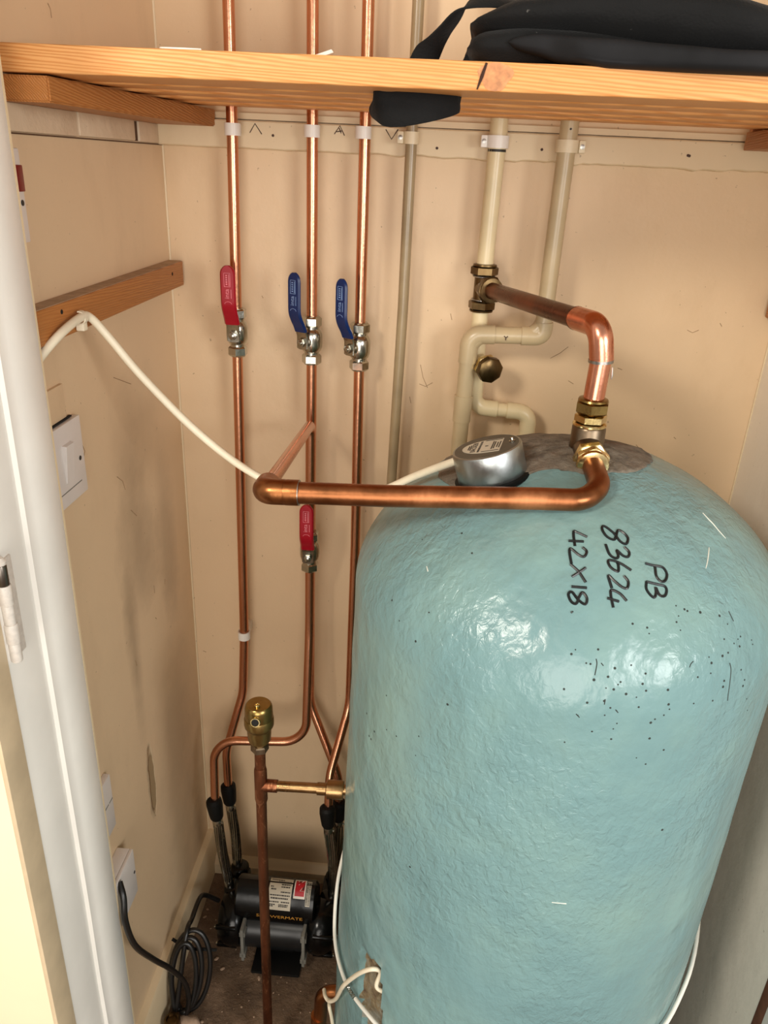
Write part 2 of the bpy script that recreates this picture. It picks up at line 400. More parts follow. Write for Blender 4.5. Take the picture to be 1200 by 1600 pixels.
# painted course of bricks showing above the plaster on the left wall
for y0, y1, dz in ((.688, .866, 0), (.872, 1.026, .0006), (1.040, 1.112, 0), (1.117, 1.30, 0)):
    if y0 > YB: continue
    y1 = min(y1, YB-.002)
    b = MB().box((XL-.0022, (y0+y1)/2, EYE+.024+dz), (.010, y1-y0, .0235), bev=.002)
    for v in b.b.verts: v.co.x += .0012*noise.noise(v.co*40)
    b.obj('brick', 'brick_paint', wall_left)
for y in (.869, 1.033, 1.1145):
    MB().box((XL-.0008, y, EYE+.024), (.003, .013 if 1 < y < 1.1 else .005, .022)).obj('mortar_joint', 'mortar_gap' if y > 1 else 'brick_paint', wall_left)
b = MB().box((XL+.0002, .908, EYE+.0110), (.0022, .44, .0013)); b.obj('plaster_edge_line', 'mortar_gap', wall_left)  # thin dark line along the top edge of the plaster
# skirtings
sk = MB().prism([(0, 0), (.014, 0), (.014, .096), (.011, .102), (0, .104)], Matrix(((1, 0, 0), (0, 0, -1), (0, 1, 0))), (XL, YB, 0), YB-.69)
sk.obj('baseboard_left', 'rail_paint', kind='structure')
MB().prism([(0, 0), (.018, 0), (.018, .024), (.010, .029), (.006, .035), (0, .037)], Matrix(((0, 0, 1), (-1, 0, 0), (0, 1, 0))), (XL, YB, 0), XR-XL).obj('baseboard_back', 'rail_paint', kind='structure')
# corner bead line
MB().tube([(XL+.0005, YB-.0005, 0), (XL+.0005, YB-.0005, TOP)], .0022, 8).obj('trim_5', 'rail_paint', kind='structure')
MB().tube([(XR-.0005, YB-.0005, 0), (XR-.0005, YB-.0005, TOP)], .0018, 8).obj('trim_6', 'rail_paint', kind='structure')

# door frame on the left: lining, planted stop, and the open door with its hinge
jb = MB()
XJ = -.368
prof = [(XL-.03, .560), (XJ-.006, .560), (XJ-.004, .564), (XJ-.004, .619), (XJ, .621), (XJ+.001, .6345), (XJ+.003, .6375), (XJ+.003, .681), (XJ+.001, .6845), (XL-.03, .6845)]
rows = []
for i in range(61):
    z = 2.1*i/60
    rows.append([(x + .0009*noise.noise((z*5, y*60, 2)), y+.0006*noise.noise((z*7, y*50, 5)), z) for x, y in prof])
jb._rings(rows)
jamb = jb.obj('trim_7', 'white_gloss', kind='structure')
MB().box((XJ+.0002, .6855, 1.05), (.0030, .003, 2.1)).obj('bead', 'white_gloss_edge', jamb)
door = thing('door_1', 'open cupboard door with bright cream face and tan painted edge', 'door', (XL, .53, 0)); door['kind'] = 'structure'
del door['category']; del door['label']
MB().box((-.407-.36, .543, 1.02), (.785, .033, 2.0), bev=.002).obj('leaf', 'door_cream', door)
MB().box((-.3735, .543, 1.02), (.005, .0335, 2.0), bev=.001).obj('leaf_edge', 'door_edge_paint', door, label='tan painted hinge edge')
hg = MB()
hz = EYE-.384
for k, (r, m) in enumerate(((.0052, 0), (.0062, 0), (.0052, 0), (.0062, 0), (.0052, 0))):
    MB().lathe((XJ+.0005, .568, hz-.050+k*.020), (0, 0, 1), [(r*.9, 0), (r, .001), (r, .0195), (r*.9, .0205)], 14).obj('hinge_knuckle', 'hinge_steel' if k == 4 else 'hinge_paint', door)
MB().box((XJ-.0035, .579, hz), (.003, .022, .1), bev=.0008).obj('hinge_plate', 'hinge_paint', door)
MB().lathe((XJ+.0005, .568, hz+.051), (0, 0, 1), [(.0052, 0), (.0058, .003), (.003, .0065)], 14).obj('hinge_pin', 'hinge_paint', door)

# ------------------------------------------------------------------ slatted shelf, bearers, battens
shelf = thing('slatted_shelf', 'slatted pine shelf spanning the cupboard above the cylinder', 'shelf', (0, .72, EYE+.057))
ys = [(.718, .786), (.7965, .862), (.8735, .9385), (.950, 1.015), (1.0275, 1.095)]
for i, (a, b_) in enumerate(ys):
    m = MB().box(((XL+XR)/2, (a+b_)/2, EYE+.0683+(.0004 if i else 0)), (XR-XL-.006, b_-a, .0215), Matrix.Rotation(R(1.5) if i else 0, 3, 'X'), bev=.0032 if i else .0022, seg=3)
    m.obj('slat', 'pine', shelf, 60)
kn = MB()
kn.prism([(.0105+.0135*math.cos(a)*(1+.2*math.sin(3*a)), .0104*math.sin(a)) for a in [k*math.pi/10 for k in range(20)]], Matrix(((1, 0, 0), (0, 0, -1), (0, 1, 0))), (.020, .7182, EYE+.0683), .0005)
kn.obj('knot', 'knot', shelf, label='dark knot with a split across the front slat')
MB().tube([(.0165, .7176, EYE+.0588), (.0195, .7174, EYE+.068), (.0225, .7176, EYE+.0778)], [.0006, .0016, .001], 6).obj('crack', 'crack', shelf)
brL = thing('shelf_bearer', 'varnished timber bearer under the left end of the slatted shelf', 'bearer', (-.37, .9, EYE+.045))
b = MB()
for z0, z1 in ((.0355, .0560),):
    b._rings([[(x0, y, z0+EYE), (x1, y, z0+EYE), (x1, y, z1+EYE), (x0, y, z1+EYE)] for y, x0, x1 in ((.722, XL+.001, -.346), (YB-.015, XL+.001, -.313))])
bmesh.ops.bevel(b.b, geom=b.b.edges[:], offset=.0015, segments=2, affect='EDGES')
b.obj('timber', 'pine_varnished', brL)
brR = thing('shelf_bearer', 'varnished timber bearer under the right end of the slatted shelf', 'bearer', (.41, .9, EYE+.045))
MB().box((.4135, .93, EYE+.0455), (.101, .34, .021), bev=.0015).obj('timber', 'pine_varnished', brR)
MB().box((.375, 1.104, EYE+.0605), (.012, .012, .008), bev=.001).obj('packing_block', 'knot', brR)
btL = thing('wall_batten', 'varnished timber batten on the left wall carrying the white cable', 'batten', (-.38, .9, EYE-.155))
MB().box((-.3815, .907, EYE-.1545), (.021, .430, .033), bev=.0015).obj('timber', 'pine_varnished', btL)
MB().box((-.3815, .907, EYE-.1379), (.018, .428, .0008)).obj('dust_layer', 'dust_grey', btL, label='grey dust lying on the top edge')
for y, z in ((.745, -.146), (1.075, -.150)):
    MB().lathe((-.3712, y, EYE+z), (1, 0, 0), [(.0026, 0), (.0022, .0006), (.0008, .0008)], 10).obj('screw_hole', 'hole_dark', btL)
btR = thing('wall_batten', 'short end of timber batten on the right wall at the frame edge', 'batten', (.456, .95, EYE-.155))
MB().box((.4555, .96, EYE-.153), (.017, .325, .034), bev=.0015).obj('timber', 'pine_varnished', btR)

# ------------------------------------------------------------------ hot water cylinder
CX, CY, ZS, CH, CA, CB, TX, TY, RR = .157, .789, -.434+EYE, .1685, 1.7, 1.93, .013, .015, .237
def cdisp(th, z):
    v = Vector((math.cos(th)*RR, math.sin(th)*RR, z))
    return .0016*noise.noise(v*7) + .0009*noise.noise(v*22)
def csurf(th, z=None, rho=None, off=0.):
    if rho is None:
        zz = max(0, (z-ZS)/CH); rho = RR*max(0, 1-min(1, zz)**CB)**(1/CA)
    elif z is None: z = ZS + CH*max(0, 1-(rho/RR)**CA)**(1/CB)
    # outward normal of the profile
    e = .0015
    if z <= ZS: nr, nz = 1., 0.
    else:
        zz = min(.9999, (z-ZS)/CH); fr = CA*max(rho/RR, 1e-3)**(CA-1)/RR; fz = CB*zz**(CB-1)/CH
        l = math.hypot(fr, fz); nr, nz = fr/l, fz/l
    o = off + cdisp(th, z); zr = z-EYE+.75
    return Vector((CX+TX*zr+math.cos(th)*(rho+nr*o), CY+TY*zr+math.sin(th)*(rho+nr*o), z+nz*o))
def inpoly(x, y, poly):
    r = False; j = len(poly)-1
    for i in range(len(poly)):
        (a, b), (c, d) = poly[i], poly[j]
        if (b > y) != (d > y) and x < (c-a)*(y-b)/(d-b)+a: r = not r
        j = i
    return r
HOLE = [(-2.5396, .4469), (-2.4519, .4528), (-2.3865, .4566), (-2.3654, .4278), (-2.345, .3861), (-2.3432, .3376), (-2.38, .27), (-2.46, .27), (-2.4857, .3448), (-2.5316, .3557), (-2.5426, .4013)]
DEEP = [(-2.44, .452), (-2.3865, .4566), (-2.3654, .4278), (-2.345, .39), (-2.36, .372), (-2.40, .40), (-2.425, .43)]
cyl = thing('hot_water_cylinder', 'tall pale blue foam jacketed hot water cylinder with black handwriting', 'water cylinder', (CX-.01, CY-.01, 0))
NS = 300
def jacket():
    b = bmesh.new(); rows = []
    prof = [(RR, .0+ZS*i/150) for i in range(150)]
    for i in range(61):
        t = (i/60)*math.pi/2; zz = math.sin(t); z = ZS+CH*zz; prof.append((RR*max(0, 1-zz**CB)**(1/CA), z))
    prof = prof[:-1]
    for rho, z in prof:
        row = []
        for j in range(NS):
            th = -math.pi+2*math.pi*j/NS; off = 0
            if z < .5 and inpoly(th, z, HOLE): off = -.006 - .003*noise.noise((th*40, z*90, 0)) - (.02 if inpoly(th, z, DEEP) else 0)
            row.append(b.verts.new(csurf(th, z, rho, off)))
        rows.append(row)
    for i in range(len(rows)-1):
        for j in range(NS):
            f = b.faces.new((rows[i][j], rows[i][(j+1) % NS], rows[i+1][(j+1) % NS], rows[i+1][j]))
            th = -math.pi+2*math.pi*(j+.5)/NS; z = (prof[i][1]+prof[i+1][1])/2
            if z < .5 and inpoly(th, z, HOLE): f.material_index = 1
    b.faces.new(rows[-1]); b.faces.new(rows[0][::-1])
    m = MB(); m.b.free(); m.b = b; return m
jacket().obj('foam_jacket', ['blue_foam', 'torn_foam'], cyl, 50)
OUT = [(-3.1416, .152), (-2.94, .1446), (-2.70, .1353), (-2.50, .1218), (-2.43, .1042), (-2.42, .088), (-2.345, .0712), (-2.2, .063), (-1.89, .0598), (-1.52, .0608), (-1.21, .0566), (-.99, .0611), (-.60, .064), (-.22, .0672), (.22, .0798), (.6, .088), (1.2, .094), (1.8, .105), (2.3, .135), (2.7, .157), (3.1416, .152)]
def outl(th):
    for (a, r), (c, s) in zip(OUT, OUT[1:]):
        if a <= th <= c: return (r + (s-r)*(th-a)/(c-a)) * (1+.03*noise.noise((th*9, 0, 0))+.012*noise.noise((th*30, 2, 0)))
    return .15
b = bmesh.new(); rows = []
for k in range(26):
    row = []
    for j in range(160):
        th = -math.pi+2*math.pi*j/160; ro = outl(th)*min(1, (k+.6)/24)
        off = .0022+.0014*noise.noise((math.cos(th)*ro*55, math.sin(th)*ro*55, 4)) if k < 24 else (.0012 if k == 24 else -.002)
        row.append(b.verts.new(csurf(th, None, ro, off)))
    rows.append(row)
for i in range(25):
    for j in range(160): b.faces.new((rows[i][j], rows[i][(j+1) % 160], rows[i+1][(j+1) % 160], rows[i+1][j]))
b.faces.new(rows[0][::-1])
m = MB(); m.b.free(); m.b = b; m.obj('bare_top_patch', 'bare_foam', cyl, 60, label='bare grey foam around the top fittings')
WRITING = [[[[-1.6601,1.0339],[-1.7278,1.0357],[-1.7509,1.0355],[-1.731,1.0279]],[[-1.7744,1.0302],[-1.6814,1.0311]],[[-1.6855,1.0277],[-1.6607,1.0256],[-1.6738,1.0225],[-1.7026,1.023],[-1.7461,1.0257],[-1.7601,1.0251],[-1.7387,1.0174]],[[-1.7436,1.017],[-1.6977,1.0132],[-1.6589,1.0073]],[[-1.6626,1.0161],[-1.7279,1.0096]],[[-1.7247,1.0036],[-1.6527,1.004]],[[-1.6906,0.996],[-1.6726,1.0008],[-1.6501,0.9977],[-1.6553,0.9937],[-1.6859,0.9958],[-1.7194,1.0003],[-1.7343,0.9986],[-1.7191,0.9944],[-1.6978,0.9932],[-1.6861,0.9961]],[[-1.711,0.9876],[-1.7072,0.9871]]], [[[-1.4754,1.0339],[-1.4486,1.0384],[-1.41,1.037],[-1.3929,1.034],[-1.4169,1.031],[-1.4518,1.0326],[-1.4815,1.0369],[-1.5378,1.0405],[-1.5584,1.0391],[-1.5336,1.0351],[-1.4899,1.0333],[-1.4683,1.0353]],[[-1.4315,1.0293],[-1.4104,1.0264],[-1.4231,1.0238],[-1.4521,1.0244],[-1.4826,1.0274],[-1.4796,1.024],[-1.4963,1.0228],[-1.5286,1.0249],[-1.5463,1.0305]],[[-1.4223,1.016],[-1.4668,1.0194],[-1.5097,1.0213],[-1.5411,1.0211],[-1.5306,1.0174],[-1.4947,1.0152],[-1.4875,1.0188],[-1.4933,1.0208]],[[-1.4657,1.0126],[-1.4488,1.0093],[-1.4587,1.0054],[-1.4833,1.0059],[-1.5208,1.0097],[-1.5473,1.0125],[-1.5335,1.005]],[[-1.4683,0.9975],[-1.4964,1.0018],[-1.5342,1.0038],[-1.5401,1.0009],[-1.5309,0.993]],[[-1.5573,0.9988],[-1.504,0.997]]], [[[-1.3312,1.0199],[-1.2871,1.0185],[-1.2373,1.017],[-1.2266,1.0132],[-1.2447,1.0097],[-1.271,1.0088],[-1.2904,1.012],[-1.2812,1.0176]],[[-1.3533,1.0093],[-1.3025,1.0075],[-1.2622,1.0059],[-1.2586,1.0031],[-1.2767,1.0001],[-1.3013,1.0009],[-1.3104,1.0054]],[[-1.3533,1.0093],[-1.3617,1.005],[-1.3477,1.0012],[-1.3302,0.9996],[-1.3169,1.0023],[-1.3122,1.0057]]]]
CHIPS = [[-1.7117,0.9873],[-1.4497,0.983],[-1.3876,0.9804],[-1.3815,0.9764],[-1.2377,0.9772],[-1.2312,0.9867],[-1.2484,0.9829],[-1.2308,0.9934],[-1.192,0.9905],[-1.1788,0.9892],[-1.1119,0.9869],[-1.012,0.9816],[-0.9828,0.9744],[-1.0252,0.9648],[-0.9761,0.9593],[-0.9471,0.9555],[-1.5908,0.9641],[-1.6783,0.962],[-1.6919,0.9584],[-1.6322,0.9531],[-1.6159,0.9528],[-1.523,0.9511],[-1.4607,0.9539],[-1.4043,0.9475],[-1.5467,0.9441],[-1.5974,0.9407],[-1.4984,0.9405],[-1.5073,0.9383],[-1.5504,0.9348],[-1.5216,0.9341],[-1.4741,0.9306],[-1.4145,0.9393],[-1.3996,0.9335],[-1.3131,0.9333],[-1.1835,0.9406],[-1.4341,0.9279],[-1.6115,0.9205],[-1.5509,0.9235],[-1.5255,0.9175],[-1.5005,0.9148],[-1.5414,0.91],[-1.6373,0.9072],[-1.4907,0.902],[-1.5749,0.8915],[-1.4995,0.8959],[-1.4988,0.8845],[-1.3522,0.8851],[-1.3164,0.9096],[-1.3491,0.9061],[-1.3627,0.9026],[-1.2977,0.9151],[-1.1954,0.9173],[-1.2797,0.87],[-1.3855,0.8635],[-1.3409,0.8553],[-1.0512,0.9528],[-1.0188,0.9539],[-1.0517,0.9315],[-1.0569,0.9263],[-1.1123,0.9496],[-0.9323,0.9248],[-0.894,0.9017],[-0.8571,0.8849],[-1.1202,0.9414],[-0.9286,0.9624],[-0.863,0.9559],[-0.8612,0.9522],[-0.9476,0.9613],[-1.7011,0.9296],[-1.666,0.8764],[-1.1052,0.9157],[-1.3044,0.92],[-1.421,0.9189],[-1.1213,0.9546],[-0.9541,0.9358],[-0.9399,0.9194],[-2.6073,0.9977],[-2.408,1.0152],[-2.5408,0.9442],[-2.2689,1.0069],[-2.3327,0.9253],[-2.3157,0.9549],[-2.4535,0.9328],[-2.6545,0.7882],[-2.4867,0.8398],[-2.6062,0.7664],[-2.5856,0.7658],[-2.5605,0.7807],[-2.464,0.8],[-2.3907,0.8039],[-2.2684,0.7987],[-2.2609,0.824],[-2.2448,0.6492],[-2.1372,0.8787],[-1.185,0.7681]]
SCRATCH = [[[-1.5962,0.9571],[-1.5921,0.9533],[-1.596,0.9445]],[[-1.5762,0.9543],[-1.5671,0.9524]],[[-1.2002,0.9538],[-1.2127,0.9521],[-1.22,0.9496]],[[-1.0169,0.9453],[-1.0132,0.9393],[-1.0206,0.9274],[-1.0248,0.9177],[-1.0227,0.9105]],[[-0.9479,0.9825],[-0.9419,0.9748]],[[-1.6443,0.9083],[-1.6298,0.9052]],[[-1.5487,0.9251],[-1.5491,0.9203]],[[-1.5057,0.9161],[-1.4944,0.9132]]]
WHITES = [[[-0.5953,1.0381],[-0.6108,1.0342],[-0.6143,1.0317],[-0.6287,1.0268],[-0.6313,1.0215]],[[-0.8335,1.0222],[-0.8858,1.0183],[-0.962,1.012]],[[-1.5953,0.6785],[-1.5341,0.6787]],[[-2.4575,0.9845],[-2.4321,0.9819]]]
def stroke(b, pts, r, off=.0001, n=5, seg=6):
    q = spline([(t, z, 0) for t, z in pts], n) if len(pts) > 2 else [Vector((*pts[0], 0)).lerp(Vector((*pts[1], 0)), k/4) for k in range(5)]
    b.tube([csurf(p.x, p.y, None, off) for p in q], r, seg)
for strokes in WRITING:
    b = MB()
    for s in strokes: stroke(b, s, .00135)
    b.obj('marker_writing', 'marker', cyl, label='black marker handwriting')
b = MB()
for i, (th, z) in enumerate(CHIPS):
    p = csurf(th, z); n_ = (csurf(th, z, None, .01)-p).normalized(); r = .0007+.0008*rnd.random()
    b.lathe(p-n_*.0003, n_, [(r, 0), (r*.9, .0005), (r*.3, .0007)], 6, phase=rnd.random())
for s in SCRATCH: stroke(b, s, .0005, -.0001)
b.obj('paint_chips', 'chip_dark', cyl, kind='stuff')
b = MB()
for s in WHITES:
    q = spline([(t, z, 0) for t, z in s], 4) if len(s) > 2 else [Vector((*p, 0)) for p in s]
    b.tube([csurf(p.x, p.y, None, 0) for p in q], [0.0007*(.15+.85*math.sin(math.pi*(.2+.75*i/len(q)))) for i in range(len(q))], 6)
b.obj('white_scuffs', 'chip_white', cyl, kind='stuff')
# copper stub at the lower left of the jacket
stub = thing('copper_elbow', 'short copper elbow leaving the lower left of the blue cylinder', 'pipe fitting', P(-.1, .77, -1.2))
MB().tube(fil([P(-.03, .775, -1.150), P(-.107, .775, -1.170), P(-.113, .775, -1.339)], .022), .0105).obj('pipe', 'copper_fitting', stub)
MB().tube([P(-.1115, .775, -1.225), P(-.112, .775, -1.24)], .0122).obj('socket', 'copper_fitting', stub)
# white strap with tension spring
strap = thing('thermostat_strap', 'thin white strap stretched round the foot of the blue cylinder', 'strap', (0, .6, .36))
def on(L, off): return [csurf(t, z, None, off) for t, z in L]
s1 = [(2.2, .52), (2.6, .46), (2.95, .42), (-3.13, .392), (-3.07, .372), (-3.0, .352), (-2.9, .347), (-2.79, .347), (-2.697, .3485), (-2.645, .3505)]
s1 = [(t-2*math.pi if t > 0 else t, z) for t, z in s1]
q = spline([(t, z, 0) for t, z in s1], 6); MB().tube([csurf(p.x, p.y, None, .0055) for p in q], .0026, 10).obj('cord', 'cord_white', strap)
s2 = [(-2.535, .3585), (-2.42, .367), (-2.314, .3704), (-2.2, .3712), (-1.9, .378), (-1.57, .386), (-1.2, .398), (-.9, .41), (-.6, .43), (-.3, .46), (.1, .5)]
q = spline([(t, z, 0) for t, z in s2], 6); MB().tube([csurf(p.x, p.y, None, .0055) for p in q], .0026, 10).obj('cord', 'cord_white', strap)
q = []
for k in range(97):
    t = k/96; th = -2.645+.11*t; z = .3505+.008*t; p = csurf(th, z, None, .006); n_ = (csurf(th, z, None, .02)-p).normalized()
    tg = (csurf(th+.01, z+.0007, None, .006)-p).normalized(); u = n_.cross(tg); a = 2*math.pi*8*t
    q.append(p + (n_*math.cos(a)+u*math.sin(a))*.0022)
MB().tube(q, .0006, 5).obj('spring', 'nickel', strap)
# cream thermostat lead looping into the torn foam
lead = thing('sensor_lead', 'cream lead looping out of the torn foam over the strap', 'cable', (0, .6, .4))
q = [P(-.1005, .752, -1.128), P(-.0965, .738, -1.122), P(-.089, .728, -1.116), P(-.078, .712, -1.085), csurf(-2.648, .3465, None, .012), csurf(-2.58, .381, None, .013), csurf(-2.473, .43, None, .012), csurf(-2.406, .452, None, .006), csurf(-2.388, .443, None, -.004), csurf(-2.39, .42, None, .0), csurf(-2.345, .412, None, -.008)]
MB().tube(spline(q, 7), .0028, 10).obj('sheath', 'cable_white', lead)
low = thing('earth_wire', 'thin pale wire running to the floor beside the copper elbow', 'wire', P(-.08, .72, -1.2))
MB().tube(spline([P(-.0925, .752, -1.150), P(-.0900, .735, -1.140), P(-.0855, .733, -1.165), P(-.080, .732, -1.22), P(-.078, .732, -1.338)], 6), .0026, 8).obj('sheath', 'cable_white', low)

# ------------------------------------------------------------------ fittings on top of the cylinder
fl = thing('top_flange', 'dull brass tee flange standing on top of the blue cylinder', 'pipe fitting', P(.164, .79, -.285))
T0 = P(.164, .79, -.292)
MB().lathe(T0, (0, 0, 1), [(.022, 0), (.022, .005), (.0185, .007), (.0180, .02), (.0175, .050), (.0165, .052), (.01, .052)], 32).obj('body', 'brass_dull', fl)
MB().lathe(P(.164, .79, -.262), (0, -1, -.12), [(.0155, 0), (.0155, .03), (.012, .031)], 28).obj('side_branch', 'brass_dull', fl)
MB().lathe(P(.164, .79, -.2405), (0, 0, 1), [(.0165, 0), (.0176, .0012), (.0176, .0028), (.0165, .004)], 28).hexn(P(.164, .79, -.2365), (0, 0, 1), .0168, .0095).obj('adaptor', 'brass_bright', fl)
MB().hexn(P(.164, .79, -.2265), (0, 0, 1), .0180, .0135, phase=.3).lathe(P(.164, .79, -.2132), (0, 0, 1), [(.0158, 0), (.0150, .002), (.0118, .003)], 24).obj('top_nut', 'brass', fl)
ax = Vector((0, -1, -.12)).normalized(); bo = P(.164, .79, -.262)+ax*.026
MB().hexn(bo, ax, .0188, .011, phase=.2).obj('side_adaptor', 'brass_bright', fl)
MB().hexn(bo+ax*.011, ax, .0182, .009, phase=.5).lathe(bo+ax*.020, ax, [(.0165, 0), (.0155, .003), (.0118, .004)], 24).obj('side_nut', 'brass_bright', fl)
# draw-off pipe: forward, left across the cylinder, elbow, back to the wall and down
dr = thing('draw_off_pipe', 'thick tarnished copper pipe crossing in front of the cylinder top', 'pipe', P(0, .68, -.28))
E0 = P(-.158, .68, -.294)
MB().tube(fil([bo+ax*.018, P(.1645, .700, -.2725), P(.148, .680, -.280), P(.104, .680, -.2815), P(-.041, .680, -.290), P(-.141, .680, -.2937)], [0, .03, .04, .3, 1, 0], 10), .0108, 24).obj('pipe', 'copper_old', dr)
MB().tube([P(-.124, .680, -.2931), P(-.1355, .680, -.2935), P(-.139, .680, -.2935)], [.0128, .0128, .0124], 24).tube(fil([P(-.138, .680, -.2935), E0, E0+(P(-.1767, 1.066, -.352)-E0).normalized()*.026], .014, 8), .0128, 24).obj('elbow', 'copper_fitting', dr)
MB().tube([P(-.1255, .680, -.2932), P(-.1232, .680, -.2931)], .0125, 24).obj('solder_ring', 'solder', dr)
dd = (P(-.1767, 1.066, -.352)-E0).normalized()
MB().lathe(E0+dd*.022, dd, [(.0128, 0), (.0125, .004), (.0095, .008), (.0088, .016)], 24).obj('reducer', 'copper_fitting', dr)
pump_feed = thing('pump_feed_pipe', 'copper pipe from the big elbow down through the lower red valve', 'pipe', P(-.178, 1.06, -.6))
MB().tube(fil([E0+dd*.024, P(-.1767, 1.066, -.350), P(-.1767, 1.064, -.70), P(-.1765, 1.046, -.80), P(-.1765, 1.030, -.906), P(-.335, 1.022, -.913), P(-.332, 1.0, -1.045)], [0, .018, .3, .4, .042, .042, 0], 9), .0075, 18).obj('pipe', 'copper_new', pump_feed)

# vent pipe from the flange up and back to the tee on the cream riser
vt = thing('vent_pipe', 'dark copper pipe from the compression tee down to the top flange', 'pipe', P(.16, .9, -.17))
CT = P(.0555, 1.093, -.148); EL = P(.160, .792, -.1375)
vdir = (EL-CT).normalized()
MB().tube([CT+vdir*.03, EL-vdir*.046], .0108, 24).obj('horizontal_pipe', 'copper_dark', vt)
MB().tube(fil([EL-vdir*.05, EL, EL+Vector((.006, 0, -.034))], .017, 10), .0124, 24).obj('elbow', 'copper_clean', vt)
MB().tube([EL+Vector((.0055, 0, -.033)), EL+Vector((.0057, 0, -.0360))], .0127, 24).obj('solder_ring', 'solder', vt)
MB().tube([EL-vdir*.0495, EL-vdir*.051], .0126, 24).obj('solder_ring', 'copper_dark', vt)
MB().tube([EL+Vector((.0055, 0, -.034)), P(.164, .79, -.212)], .0108, 24).obj('vertical_pipe', 'copper_clean', vt)
MB().tube([EL+Vector((.0175, -.003, -.040)), EL+Vector((.0180, -.004, -.048)), EL+Vector((.018, -.004, -.052))], [.0006, .0014, .0006], 8).obj('solder_drip', 'solder', vt)

# immersion heater cap
ihb = P(.066, .755, -.2895); iha = Vector((-.30, .02, 1)).normalized()
ih = thing('immersion_heater_cap', 'round metal immersion heater cap with printed label on cylinder top', 'heater cap', ihb)
MB().lathe(ihb, iha, [(.0355, 0), (.0362, .001), (.0362, .029), (.0355, .0312), (.0340, .0317), (.001, .0318)], 48).obj('cover', 'steel_cap', ih)
MB().lathe(ihb+iha*.0312, iha, [(.0338, 0), (.0334, .0007), (.001, .0007)], 44).obj('top_reflection', 'cap_reflection', ih)  # thin disc added to carry the painted reflection on the cap top
MB().lathe(ihb-iha*.004, iha, [(.040, 0), (.040, .004), (.037, .005)], 40).obj('gasket', 'black_rubber', ih)
q = frame(iha, Vector((.22, 1, 0)))
top = ihb+iha*.0319
lab = []
for k in range(21):
    a = math.pi/2+math.pi*k/20
    lab.append((-.001+.0245*math.cos(a)*1.0, .0185*math.sin(a)))
lab = [(x, y) for x, y in lab] + [(.016, -.0185), (.016, .0185)]
lp = MB().prism(lab, q, top, .0003).obj('label', 'label_silver', ih, label='printed maker plate')
def plate_text(s, size, x, rot=-90): text(s, size, Matrix.Translation(top+iha*.0004) @ q.to_4x4() @ Matrix.Translation((x, 0, 0)) @ Matrix.Rotation(R(-rot), 4, 'Z'), 'printing', 'print_dark', lp)
plate_text('BACKER', .0075, -.0125); plate_text('IMMERSION HEATER', .0034, -.0065); plate_text('8', .005, .0005)
b = MB()
for x, w in ((-.0185, .011), (-.0165, .014), (.0065, .022), (.0085, .02), (.0115, .014), (.014, .018)):
    b.box(top+q @ Vector((x, 0, .0005)), (.0010, w, .0003), q)
for sg in (1, -1):
    b.box(top+q @ Vector((.006, sg*.0160, .0005)), (.018, .0009, .0003), q)
b.obj('printing', 'print_dark', lp)
sp = top+q @ Vector((.0262, .004, 0))
MB().lathe(sp, iha, [(.0032, 0), (.0032, .0012), (.0018, .0018), (.0016, .0045), (.0006, .005)], 12).obj('terminal_screw', 'nickel', ih)

# ------------------------------------------------------------------ copper risers on the back wall
p1 = thing('copper_riser', 'leftmost long copper riser clipped to the back wall', 'pipe', P(-.288, 1.092, -.2))
MB().tube(fil([P(-.281, 1.092, .99), P(-.285, 1.092, .03), P(-.288, 1.092, -.229), P(-.2935, 1.092, -.74), P(-.299, 1.090, -.86), P(-.3275, 1.066, -.975), P(-.325, 1.06, -1.065)], [0, 1, 1, 1, .10, .10, 0]), .0075).obj('pipe', 'copper_new', p1)
p2 = thing('copper_riser', 'middle long copper riser passing behind the tarnished draw off pipe', 'pipe', P(-.18, 1.092, -.2))
MB().tube(fil([P(-.1825, 1.092, .99), P(-.180, 1.092, -.229), P(-.180, 1.092, -.872), P(-.122, 1.056, -1.0), P(-.119, 1.05, -1.075)], [0, 1, .08, .08, 0]), .0075).obj('pipe', 'copper_new', p2)
p3 = thing('copper_riser', 'right-hand long copper riser nearest the blue cylinder', 'pipe', P(-.11, 1.092, -.2))
MB().tube(fil([P(-.1165, 1.092, .99), P(-.1115, 1.092, -.229), P(-.1085, 1.092, -.552), P(-.1095, 1.088, -.868), P(-.1335, 1.02, -.965), P(-.132, 1.0, -1.04)], [0, 1, 1, .08, .08, 0]), .0075).obj('pipe', 'copper_new', p3)

